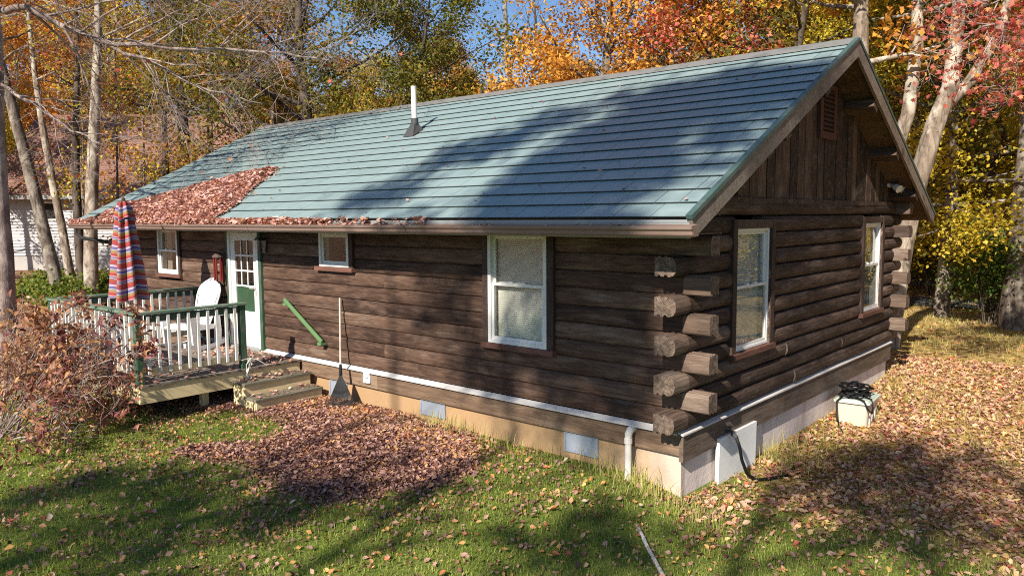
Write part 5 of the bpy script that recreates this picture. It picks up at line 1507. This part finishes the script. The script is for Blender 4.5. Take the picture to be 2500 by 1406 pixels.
long_limb([loc(-14.1, -2.2, 8.4), loc(-13.4, -3.4, 8.8), loc(-12.4, -4.2, 8.4), loc(-11.5, -4.6, 8.0)], 0.06, 0.01, 14, 2.0, 6)
long_limb([loc(-14.1, -2.2, 6.0), loc(-13.2, -3.2, 6.6), loc(-12.4, -3.6, 6.7), loc(-11.6, -3.7, 6.5)], 0.05, 0.01, 12, 1.6, 7)
T.crown_on(fp, fr, 8.0, 10, 2.6, 3, (20, 60), 0.2, (4, 4), 0.4)
lv = foliage(T.tw, 240, 0.11, 0.12, 91, gap=0.1, shape='maple', keep=lambda P: (P[:, 2] < 6.6))
put_tree('bare_tree', 'bare grey tree at the left edge with long twiggy limbs reaching over the roof', x0, y0, T, MAT['bark_twig'], MAT['red'], lv, 'maple', crown='leaves')

# --- red maple whose branch hangs in at the top right
T = Tree(53)
x0, y0 = 4.4, 6.2
fp, fr = T.trunk([(0, 0, -0.5), (0, 0, 0), (0.05, 0, 3), (0.0, 0.1, 6), (0.1, 0.1, 9)], [0.2, 0.2, 0.17, 0.14, 0.04])
for pts, r0 in (([loc(4.4, 6.25, 5.0), loc(3.3, 5.8, 5.35), loc(2.4, 5.2, 5.5), loc(1.9, 4.85, 5.4), loc(1.5, 4.55, 5.25)], 0.045),
                ([loc(4.4, 6.25, 5.4), loc(3.2, 5.7, 5.8), loc(2.4, 5.4, 5.95), loc(1.95, 5.1, 5.8), loc(1.65, 4.95, 5.65)], 0.045),
                ([loc(4.4, 6.25, 4.7), loc(3.2, 5.6, 5.0), loc(2.5, 5.0, 5.05), loc(2.0, 4.6, 4.95)], 0.04)):
    long_limb(pts, r0, 0.006, 13, 0.75, 1, -0.05)
T.crown_on(fp, fr, 5.5, 12, 2.6, 3, (5, 55), 0.1, (3, 3), 0.4)
z = gz(x0, y0)
rm = thing('red_maple', 'red maple branch with sparse bright red leaves hanging in at the top right corner', 'tree', (x0, y0, z))
o = bpy.data.objects.new('trunk', T.m.mesh('trunk', MAT['bark_twig'], True)); link(o, rm, (x0, y0, z))
TW = [q for q in T.tw if q[2] < 6.3]
lv = foliage(TW, 1600, 0.095, 0.10, 92, 'maple', gap=0.30, rbase=0.5, rclump=0.2)
lv = (lv[0] + np.array([x0, y0, z]),) + lv[1:]
lv = single_leaves(rm, 'leaf', lv, 'maple', MAT['red'], 300, (3.0, -2.5, 4.6))
c = bpy.data.objects.new('crown', crown_mesh('crown', MAT['red'], (lv[0] - np.array([x0, y0, z]),) + lv[1:], 'maple')); link(c, rm, (x0, y0, z)); c['kind'] = 'stuff'
lv2 = foliage([q for q in T.tw if q[2] >= 6.3], 6000, 0.12, 0.25, 93, 'diamond', gap=0.2)
c = bpy.data.objects.new('crown', crown_mesh('crown', MAT['red'], lv2, 'diamond')); link(c, rm, (x0, y0, z)); c['kind'] = 'stuff'

# --- the shrub in the left foreground
T = Tree(55, sides=(6, 5, 4, 3)); rg = T.rg
x0, y0 = -7.95, -4.05
z = gz(x0, y0)
shrub_dirs = [(0.6, 0.55, 0.9), (0.3, 0.8, 0.75), (0.75, 0.5, 0.55), (0.1, 0.5, 1.1), (0.7, 0.75, 0.35), (-0.1, 0.3, 1.2), (0.9, 0.3, 0.25), (0.55, 0.35, 1.3), (0.2, 0.9, 0.4), (0.35, 0.1, 0.8), (-0.3, 0.2, 1.0), (0.5, 0.0, 0.3), (0.95, 0.6, 0.12), (0.3, 0.6, 1.5)]
for k, d in enumerate(shrub_dirs):
    T.limb(Vector((rg.uniform(-0.2, 0.2), rg.uniform(-0.2, 0.2), -0.1)), Vector(d).normalized(), 1.65 * rg.uniform(0.75, 1.1), 0.017, 1, 3, 0.12, (30, 65), (0, 8, 5), 0.3, 0.3)
for tip_, r0 in (((-6.25, -2.9, 1.78), 0.013), ((-5.95, -2.8, 1.25), 0.012), ((-6.1, -3.0, 0.95), 0.012), ((-6.6, -3.0, 1.55), 0.012), ((-6.4, -3.4, 0.7), 0.012), ((-7.4, -3.1, 1.9), 0.013)):
    q1 = Vector((tip_[0] - x0, tip_[1] - y0, tip_[2] - z)); q0 = Vector((0.05, 0.05, 0.0))
    P_ = [q0.lerp(q1, k / 5) + Vector((0, 0, 0.28 * math.sin(math.pi * k / 5))) for k in range(6)]
    T.m.tube(P_, [r0 * (1 - 0.14 * k) for k in range(6)], 5, cap=False)
    for k in range(9):
        i = rg.randrange(2, 5); d_ = (P_[i + 1] - P_[i]).normalized()
        cd = (d_ + perp(d_, rg) * 0.9).normalized()
        T.limb(P_[i].lerp(P_[i + 1], rg.random()), cd, 0.34 * rg.uniform(0.6, 1.2), 0.006, 2, 3, 0.1, kids=(0, 0, 4), wob_=0.3)
    T.tw += [tuple(P_[5])] * 6
sh = thing('shrub', 'purple and orange leaved shrub spreading in front of the deck at the left', 'shrub', (x0, y0, z))
o = bpy.data.objects.new('stems', T.m.mesh('stems', MAT['bark_twig'], True)); link(o, sh, (x0, y0, z))
def shr_r(P, rb): return np.clip(0.66 + (rb - 0.5) * 0.9 - 0.42 * sm(0.3, 1.2, P[:, 0] * 0.6 + P[:, 1] * 0.4) + 0.15 * wob(P[:, 0], P[:, 2], 2), 0, 1)
lv = foliage(T.tw, 3900, 0.092, 0.055, 94, 'lance', gap=0.42, rclump=0.28, rfun=shr_r)
lv = (lv[0] + np.array([x0, y0, z]),) + lv[1:]
lv = single_leaves(sh, 'leaf', lv, 'lance', MAT['shrub_leaf'], 300, (0.0, -6.0, 2.2))
c = bpy.data.objects.new('foliage', crown_mesh('foliage', MAT['shrub_leaf'], (lv[0] - np.array([x0, y0, z]),) + lv[1:], 'lance')); link(c, sh, (x0, y0, z)); c['kind'] = 'stuff'

# --- the trees behind the camera that throw the dappled shade: crowns high up towards the sun
D = TO_SUN
def shade_tree(name, label, x, y, clumps, H, r, seed, mat, n_per, size=0.14, bk_='bark_grey', bare=0):
    """clumps: (world point of the shade, metres along the sun ray, radius, leaf share)"""
    T = Tree(seed); rg = T.rg; z = gz(x, y)
    fp, fr = T.trunk([(0, 0, -0.4), (0, 0, 0)] + [(0.15 * math.sin(k + seed), 0.15 * math.cos(k), H * k / 5) for k in range(1, 6)], [r, r] + [r * (1 - 0.17 * k) for k in range(1, 6)])
    tw = []; ns = []
    for (P, s, rad, share) in clumps:
        c = Vector(P) + D * (s / 1.0) - Vector((x, y, z))
        zb_ = max(2.0, min(H * 0.92, c.z - 0.55 * math.hypot(c.x, c.y)))
        i = min(range(len(fp)), key=lambda q: abs(fp[q].z - zb_))
        st_ = fp[i]; mid_ = st_.lerp(c, 0.5) + Vector((0, 0, 0.12 * (c - st_).length))
        T.m.tube([st_, st_.lerp(mid_, 0.5) + Vector((0, 0, 0.1)), mid_, mid_.lerp(c, 0.6), c], [fr[i] * 0.45, fr[i] * 0.36, fr[i] * 0.28, fr[i] * 0.18, 0.02], 6, cap=False)
        n0 = len(T.tw)
        for k in range(6):
            d = Vector((rg.uniform(-1, 1), rg.uniform(-1, 1), rg.uniform(-0.7, 0.9))).normalized()
            T.limb(c, d, rad * 1.05, 0.02, 1, 3, 0.0, kids=(0, 3, 3))
        t_ = T.tw[n0:]
        if share > 0: tw.append((t_, int(n_per * share * rad ** 2)))
    parts = []
    for j, (t_, n) in enumerate(tw):
        if n > 0: parts.append(foliage(t_, n, size, 0.22, seed * 10 + j, gap=0.1))
    lv = tuple(np.concatenate(q) for q in zip(*parts)) if parts else None
    return put_tree(name, label, x, y, T, MAT[bk_], MAT[mat], lv)
shade_tree('shade_tree', 'tall tree behind the viewpoint shading the middle of the wall', 0.15, -22.0,
           [((-3.3, 1.75, 4.15), 29, 0.55, 1.0), ((-4.0, 0.95, 3.75), 29, 0.55, 1.0), ((-4.7, 0.1, 3.3), 28.5, 0.5, 0.9), ((-2.7, 2.6, 4.55), 29, 0.35, 0.6),
            ((-3.2, 0, 1.9), 27, 0.5, 0.3), ((-3.9, 0, 1.4), 26.5, 0.5, 0.26), ((-2.4, 0, 1.0), 26.5, 0.5, 0.35), ((-3.0, 0, 1.0), 26.5, 0.4, 0.25),
            ((-4.9, -3.55, 0), 23, 0.55, 0.7), ((-3.9, -3.4, 0), 23.5, 0.45, 0.5), ((-3.0, -2.9, 0), 24, 0.55, 0.7), ((-2.6, -4.3, 0), 23, 0.5, 0.45), ((-3.9, -4.6, 0), 23, 0.4, 0.4), ((-3.1, -1.3, 0), 25, 0.25, 0.3)],
           21, 0.15, 601, 'rust', 2300, 0.17)
shade_tree('shade_tree', 'tall tree behind the viewpoint shading the right half of the roof', 2.2, -21.0,
           [((-1.25, 2.0, 4.3), 28.5, 0.80, 1.2), ((-0.35, 2.5, 4.55), 28.5, 0.7, 0.7), ((-1.5, 1.0, 3.8), 28, 0.75, 1.2), ((-1.6, 0.1, 3.35), 28, 0.7, 1.1), ((-1.9, -0.55, 2.95), 27.5, 0.5, 0.9),
            ((-0.6, 1.4, 4.0), 28, 0.65, 0.75), ((-0.5, 0.5, 3.55), 28, 0.5, 0.5), ((0.2, 2.1, 4.35), 28.5, 0.4, 0.35), ((-0.3, -0.4, 3.05), 28, 0.35, 0.35),
            ((-1.1, 0, 1.9), 26.5, 0.6, 0.4), ((-1.0, 0, 1.15), 26, 0.5, 0.45), ((-1.5, 0, 1.75), 26.5, 0.45, 0.35), ((-0.75, 0, 2.1), 26.5, 0.35, 0.3), ((-1.9, 0, 1.3), 26, 0.5, 0.25), ((-1.3, 0, 0.7), 25.5, 0.45, 0.3),
            ((-1.9, -2.0, 0), 24, 0.4, 0.22), ((-0.3, -1.6, 0), 24, 0.5, 0.25), ((0.5, -1.5, 0), 24.5, 0.4, 0.15)],
           21, 0.15, 602, 'orange', 2300, 0.23)
shade_tree('shade_tree', 'tall tree behind the viewpoint shading the leafy yard at the right', 5.0, -19.0,
           [((1.1, 1.9, -0.1), 25, 0.65, 0.8), ((1.6, 1.5, 0), 25, 0.7, 0.9), ((1.8, 2.6, 0), 25.5, 0.65, 0.8), ((1.1, 2.5, 0), 25.5, 0.6, 0.7), ((2.6, 1.3, 0), 24.5, 0.6, 0.7), ((2.4, 3.2, 0), 26, 0.5, 0.4), ((2.2, 0.3, 0), 24, 0.55, 0.5), ((1.5, -0.3, 0), 24, 0.4, 0.3), ((3.2, 1.0, 0), 24.5, 0.6, 0.5),
            ((0.02, 1.8, 2.6), 26, 0.45, 0.35), ((0.02, 3.6, 2.8), 26.5, 0.45, 0.35), ((0.02, 3.9, 1.6), 26.5, 0.4, 0.12), ((0.02, 6.0, 1.7), 27, 0.4, 0.12)],
           20, 0.17, 603, 'yellow', 1500)
shade_tree('shade_tree', 'bare tree behind the viewpoint that throws branch shadows on the far end of the roof', -11.3, -7.0,
           [((-13.2, 1.9, 4.2), 10.5, 1.2, 0), ((-12.6, 3.0, 4.8), 12, 1.3, 0), ((-11.0, 2.8, 4.7), 11, 1.3, 0), ((-11.8, 0.9, 3.8), 9.5, 1.0, 0), ((-9.5, 2.4, 4.5), 11, 1.2, 0)],
           11, 0.15, 604, 'rust', 0)

# ------------------------------------------------------------------ grass
g = np.random.default_rng(17)
def under_house(x, y):
    return ((x < 0.03) & (x > XL) & (y > -0.03) & (y < W))
def in_view(x, y, m=2.5):
    dx_, dy_ = x - 3.8, y + 7.06
    d = dx_ * -0.656 + dy_ * 0.7547; s = dx_ * 0.7547 + dy_ * 0.656
    return (d > 3) & (np.abs(s) < 0.67 * d + m) & (d > 5.3)
def scatter(n, x0, x1, y0, y1, dens):
    x = g.uniform(x0, x1, n); y = g.uniform(y0, y1, n)
    k = in_view(x, y) & ~under_house(x, y) & (g.random(n) < dens(x, y))
    return x[k], y[k]
def grass_density(x, y):
    p = pile_density(x, y); s = right_side(x, y)
    patch = sm(-0.2, 0.6, wob(x, y, 0.9) + 0.4 * wob(x, y, 2.7))
    return np.clip((1 - 0.97 * p) * ((1 - s) * (0.75 + 0.25 * patch) + s * (0.16 + 0.30 * patch)), 0, 1)
def blades(x, y, h, w, r, lean=0.5):
    n = len(x); z = ground_z(x, y) - 0.005
    az = g.uniform(0, 6.283, n); la = g.uniform(0, 6.283, n); ln = np.abs(g.normal(0, lean, n)) * h
    b0 = np.stack([x - np.cos(az) * w / 2, y - np.sin(az) * w / 2, z], 1)
    b1 = np.stack([x + np.cos(az) * w / 2, y + np.sin(az) * w / 2, z], 1)
    mx, my = x + np.cos(la) * ln * 0.35, y + np.sin(la) * ln * 0.35
    m0 = np.stack([mx - np.cos(az) * w * 0.35, my - np.sin(az) * w * 0.35, z + h * 0.6], 1)
    m1 = np.stack([mx + np.cos(az) * w * 0.35, my + np.sin(az) * w * 0.35, z + h * 0.6], 1)
    t_ = np.stack([x + np.cos(la) * ln, y + np.sin(la) * ln, z + h * np.sqrt(np.clip(1 - np.minimum(ln / h, 0.95) ** 2 * 0.5, 0.2, 1))], 1)
    V = np.stack([b0, b1, m1, m0, t_], 1).reshape(-1, 3)
    b = np.arange(n)[:, None] * 5
    F = np.concatenate([b + np.array([[0, 1, 2]]), b + np.array([[0, 2, 3]]), b + np.array([[3, 2, 4]])])
    return V, F, np.repeat(r, 5)
def dryness(x, y):
    return np.clip(0.42 + 0.16 * wob(x, y, 0.7) + 0.14 * wob(x, y, 2.1) + 0.38 * right_side(x, y) * sm(0.0, 1.5, x) + 0.25 * sm(-0.9, -0.1, y) * (x < 0.3), 0, 1)
x, y = scatter(300000, -10, 4.5, -6, 4, grass_density)
n = len(x)
V, F, r = blades(x, y, g.uniform(0.03, 0.075, n) * (0.8 + 0.5 * sm(0.2, 0.9, wob(x, y, 1.5))), g.uniform(0.004, 0.008, n), np.clip(dryness(x, y) + g.normal(0, 0.16, n), 0, 1))
o = bpy.data.objects.new('grass', np_mesh('grass', V, F, MAT['grass'], {'r': r})); COL.objects.link(o)
tag(o, 'green lawn grass with fallen leaves in front of the cabin', 'grass', kind='stuff')
def yard_d(x, y): return (0.25 + 0.75 * sm(0.0, 0.7, wob(x, y, 0.8))) * sm(2.5, 4.5, y)
x, y = scatter(120000, -14, 8, 3.0, 21, yard_d); n = len(x)
dist = np.hypot(x - 3.8, y + 7)
V, F, r = blades(x, y, g.uniform(0.05, 0.11, n), g.uniform(0.008, 0.015, n), np.clip(g.normal(0.84, 0.13, n), 0, 1))
o = bpy.data.objects.new('dry_grass', np_mesh('dry_grass', V, F, MAT['grass'], {'r': r})); COL.objects.link(o)
tag(o, 'sunlit straw yellow grass of the side yard behind the tote', 'grass', kind='stuff')
# tall weeds along the foundation
xs = []; ys = []
for (cx_, cy_, n, sp) in ((-3.3, -0.14, 150, 0.28), (-2.5, -0.10, 60, 0.4), (-0.45, -0.16, 160, 0.25), (0.0, -0.25, 120, 0.3), (0.12, 2.0, 160, 0.16), (0.25, 2.6, 160, 0.3), (0.1, 3.6, 60, 0.4), (-1.2, -0.1, 60, 0.5), (0.4, 5.2, 60, 0.2)):
    xs.append(g.normal(cx_, sp, n)); ys.append(g.normal(cy_, min(sp, 0.1), n) if cx_ < 0.05 else g.normal(cy_, sp, n))
x = np.concatenate(xs); y = np.concatenate(ys); k = ~under_house(x, y); x, y = x[k], y[k]; n = len(x)
V, F, r = blades(x, y, g.uniform(0.10, 0.30, n), g.uniform(0.005, 0.010, n), np.clip(g.normal(0.75, 0.18, n), 0, 1), 0.45)
o = bpy.data.objects.new('weeds', np_mesh('weeds', V, F, MAT['grass'], {'r': r})); COL.objects.link(o)
tag(o, 'tall dry grass and weeds along the foot of the foundation', 'weeds', kind='stuff')

# ------------------------------------------------------------------ fallen leaves
def litter(name, label, mat, n, x0, x1, y0, y1, dens, size, rfun, flat=1.2, shape='ovate', lift=0.012, pile=0.0):
    x, y = scatter(n, x0, x1, y0, y1, dens); n = len(x)
    z = ground_z(x, y) + lift + g.random(n) * (0.012 + pile * pile_density(x, y))
    X, Y, Z = rand_rot(g, n, flat)
    s = size * np.clip(np.exp(g.normal(-0.05, 0.42, n)), 0.3, 1.55)
    rr_ = rfun(x, y, n); P_ = np.stack([x, y, z], 1); pick = g.random(n)
    Vs, Fs, rs = [], [], []; base_ = 0
    for sh_, lo, hi, k_ in ((shape, 0, 0.5, 1.0), ('curl', 0.5, 0.82, 0.95), ('maple', 0.82, 1.01, 1.15)):
        m_ = (pick >= lo) & (pick < hi)
        V, F, r = leaf_cards(P_[m_], X[m_], Y[m_], Z[m_], s[m_] * k_, rr_[m_], sh_)
        Vs.append(V); Fs.append(F + base_); rs.append(r); base_ += len(V)
    o = bpy.data.objects.new(name, np_mesh(name, np.concatenate(Vs), np.concatenate(Fs), mat, {'r': np.concatenate(rs)})); COL.objects.link(o)
    return tag(o, label, 'fallen leaves', kind='stuff')
litter('leaf_pile', 'dense purple brown drift of fallen leaves below the steps', MAT['litter'], 95000, -10, -1.8, -3.2, 0.1, lambda x, y: pile_density(x, y) ** 1.3 * np.clip(0.75 + 0.5 * wob(x, y, 3.1), 0.3, 1), 0.044,
       lambda x, y, n: np.clip(g.beta(1.5, 2.0, n) * 0.78 + 0.40 * sm(-1.2, -0.4, y + 0.2 * wob(x, y, 2)) * g.random(n) + 0.05, 0, 1), 1.0, pile=0.02)
def lawn_d(x, y):
    return np.clip((0.20 + 0.55 * sm(-0.1, 0.9, wob(x, y, 1.2) + 0.5 * wob(x, y, 3.0)) + 0.5 * sm(1.2, 0.0, np.abs(sd_poly(x, y, PILE)))) * (1 - pile_density(x, y)) * (1 - 0.5 * right_side(x, y)), 0, 1)
litter('leaf_litter', 'scattered pink, orange and yellow leaves lying over the lawn', MAT['litter'], 70000, -10, 4.5, -6, 2.5, lawn_d, 0.042,
       lambda x, y, n: np.clip(g.beta(2.3, 2.0, n), 0, 1), 0.55, lift=0.018)
litter('leaf_litter', 'golden and red leaves covering the side yard by the gable wall', MAT['litter_gold'], 75000, -0.2, 7, -0.8, 9.5, lambda x, y: right_side(x, y) * np.clip(0.56 + 0.38 * wob(x, y, 1.0) + 0.25 * wob(x, y, 2.6), 0.08, 1), 0.055,
       lambda x, y, n: np.clip(g.beta(1.7, 1.7, n), 0, 1), 1.0, lift=0.02)
litter('leaf_litter', 'leaf strewn forest floor behind and left of the cabin', MAT['litter'], 90000, -34, 8, -4, 26, lambda x, y: np.where((y > 8.5) | (x < -10.2), np.where((x > -4) & (y > 8), 0.22, 0.75), 0.0), 0.08,
       lambda x, y, n: np.clip(g.beta(2.2, 1.6, n), 0, 1), 1.2)
# the single leaves that can be picked out on the front lawn
ms = []
for k in range(12):
    V, F, at = leaf_cards(np.zeros((1, 3)), np.array([[1., 0, 0]]), np.array([[0, 1., 0]]), np.array([[0, 0, 1.]]), np.array([1.0]), np.array([(0.35, 0.45, 0.55, 0.62, 0.70, 0.76, 0.80, 0.86, 0.90, 0.93, 0.97, 1.0)[k]]), 'maple' if k % 3 == 0 else 'ovate')
    ms.append(np_mesh('fallen_leaf', V, F, MAT['litter'], {'r': at}))
x, y = scatter(5200, -6, 4.5, -6, 0.6, lambda x, y: (1 - pile_density(x, y)) * 0.35 * (np.hypot(x - 3.8, y + 7.06) < 8.8))
x, y = x[:300], y[:300]
X, Y, Z = rand_rot(g, len(x), 0.9)
for i in range(len(x)):
    o = bpy.data.objects.new('fallen_leaf', ms[g.integers(12)])
    link(o, None, (x[i], y[i], hz(x[i], y[i]) + 0.05), Matrix((X[i], Y[i], Z[i])).transposed().to_euler())
    o.scale = (g.uniform(0.055, 0.085),) * 3
    tag(o, 'single fallen leaf lying on the grass in the foreground', 'leaf', 'single fallen leaves on the front lawn')

# leaves on the roof, in the gutter, on deck and steps
def roof_leaves(name, label, n, poly, size, thick, shape='ovate'):
    P_ = np.array(poly); x = g.uniform(P_[:, 0].min(), P_[:, 0].max(), n); s = g.uniform(P_[:, 1].min(), P_[:, 1].max(), n)
    d = sd_poly(x, s, poly) + 0.07 * wob(x, s, 4) + 0.05 * wob(x, s, 11)
    k = d < 0.02 - 0.09 * np.log(g.random(n) + 1e-6) * (g.random(n) < 0.12); x, s, d = x[k], s[k], d[k]; n = len(x)
    h = 0.03 + g.random(n) * thick * np.clip(-d * 6, 0.1, 1)
    y = -OE + s * ct - h * st; z = ZE + s * st + h * ct
    X, Y, Z = rand_rot(g, n, 1.2)
    V, F, r = leaf_cards(np.stack([x, y, z], 1), X, Y, Z, size * np.exp(g.normal(0, 0.22, n)), np.clip(g.beta(2, 1.9, n), 0, 1), shape)
    o = bpy.data.objects.new(name, np_mesh(name, V, F, MAT['roof_litter'], {'r': r})); COL.objects.link(o)
    return tag(o, label, 'fallen leaves', kind='stuff')
roof_leaves('roof_leaves', 'drift of reddish leaves lying on the far part of the roof above the deck', 26000,
            [(-9.05, 2.03), (-9.5, 1.95), (-10.3, 1.62), (-11.2, 1.15), (-12.4, 0.62), (-13.0, 0.02), (-13.2, -0.02), (-8.10, -0.02), (-8.05, 0.18), (-8.6, 1.0), (-8.9, 1.75)], 0.075, 0.10)
def box_leaves(name, label, n, x0, x1, y0, y1, z, size, thick, dens=None, mat='roof_litter'):
    x = g.uniform(x0, x1, n); y = g.uniform(y0, y1, n)
    if dens is not None:
        k = g.random(n) < dens(x, y); x, y = x[k], y[k]; n = len(x)
    X, Y, Z = rand_rot(g, n, 1.0)
    V, F, r = leaf_cards(np.stack([x, y, z + g.random(n) * thick], 1), X, Y, Z, size * np.exp(g.normal(0, 0.22, n)), np.clip(g.beta(2, 1.7, n), 0, 1), 'curl')
    o = bpy.data.objects.new(name, np_mesh(name, V, F, MAT[mat], {'r': r})); COL.objects.link(o)
    return tag(o, label, 'fallen leaves', kind='stuff')
box_leaves('gutter_leaves', 'reddish leaves heaped in the gutter along the eave', 7500, -14.0, -3.0, -0.86, -0.70, 2.80, 0.068, 0.10, lambda x, y: np.where(x < -4.9, np.clip(0.9 - 0.45 * sm(-7.0, -4.9, x), 0, 1), 0.10 + 0.25 * (wob(x, y, 1.7) > 0.2)))
box_leaves('gutter_leaves', 'few orange leaves lying in the near end of the gutter', 130, -3.0, 0.45, -0.85, -0.75, 2.80, 0.062, 0.02, lambda x, y: np.clip(wob(x, y, 2.3), 0, 1))
box_leaves('deck_leaves', 'red brown leaves scattered over the deck boards', 1500, -9.95, -6.75, -2.5, -0.15, DZ + 0.008, 0.07, 0.02, lambda x, y: np.clip(0.25 + 0.6 * sm(-0.9, -0.2, y), 0, 1))
box_leaves('step_leaves', 'leaves lying on the upper wooden step', 45, -6.78, -6.48, -1.2, -0.15, 0.498, 0.066, 0.012)
box_leaves('step_leaves', 'leaves lying on the lower wooden step', 35, -6.46, -6.17, -1.2, -0.15, 0.308, 0.066, 0.012)
n = 60
xx = g.uniform(-8, 0.3, n); ss = g.uniform(0.1, 4.6, n)
yy = -OE + ss * ct - 0.03 * st; zz_ = ZE + ss * st + 0.03 * ct
X, Y, Z = rand_rot(g, n, 2.0)
V, F, r = leaf_cards(np.stack([xx, yy, zz_], 1), X, Y, Z, g.uniform(0.04, 0.07, n), g.random(n), 'curl')
o = bpy.data.objects.new('roof_leaves', np_mesh('roof_leaves', V, F, MAT['roof_litter'], {'r': r})); COL.objects.link(o)
tag(o, 'few stray leaves scattered over the green roof panels', 'fallen leaves', kind='stuff')
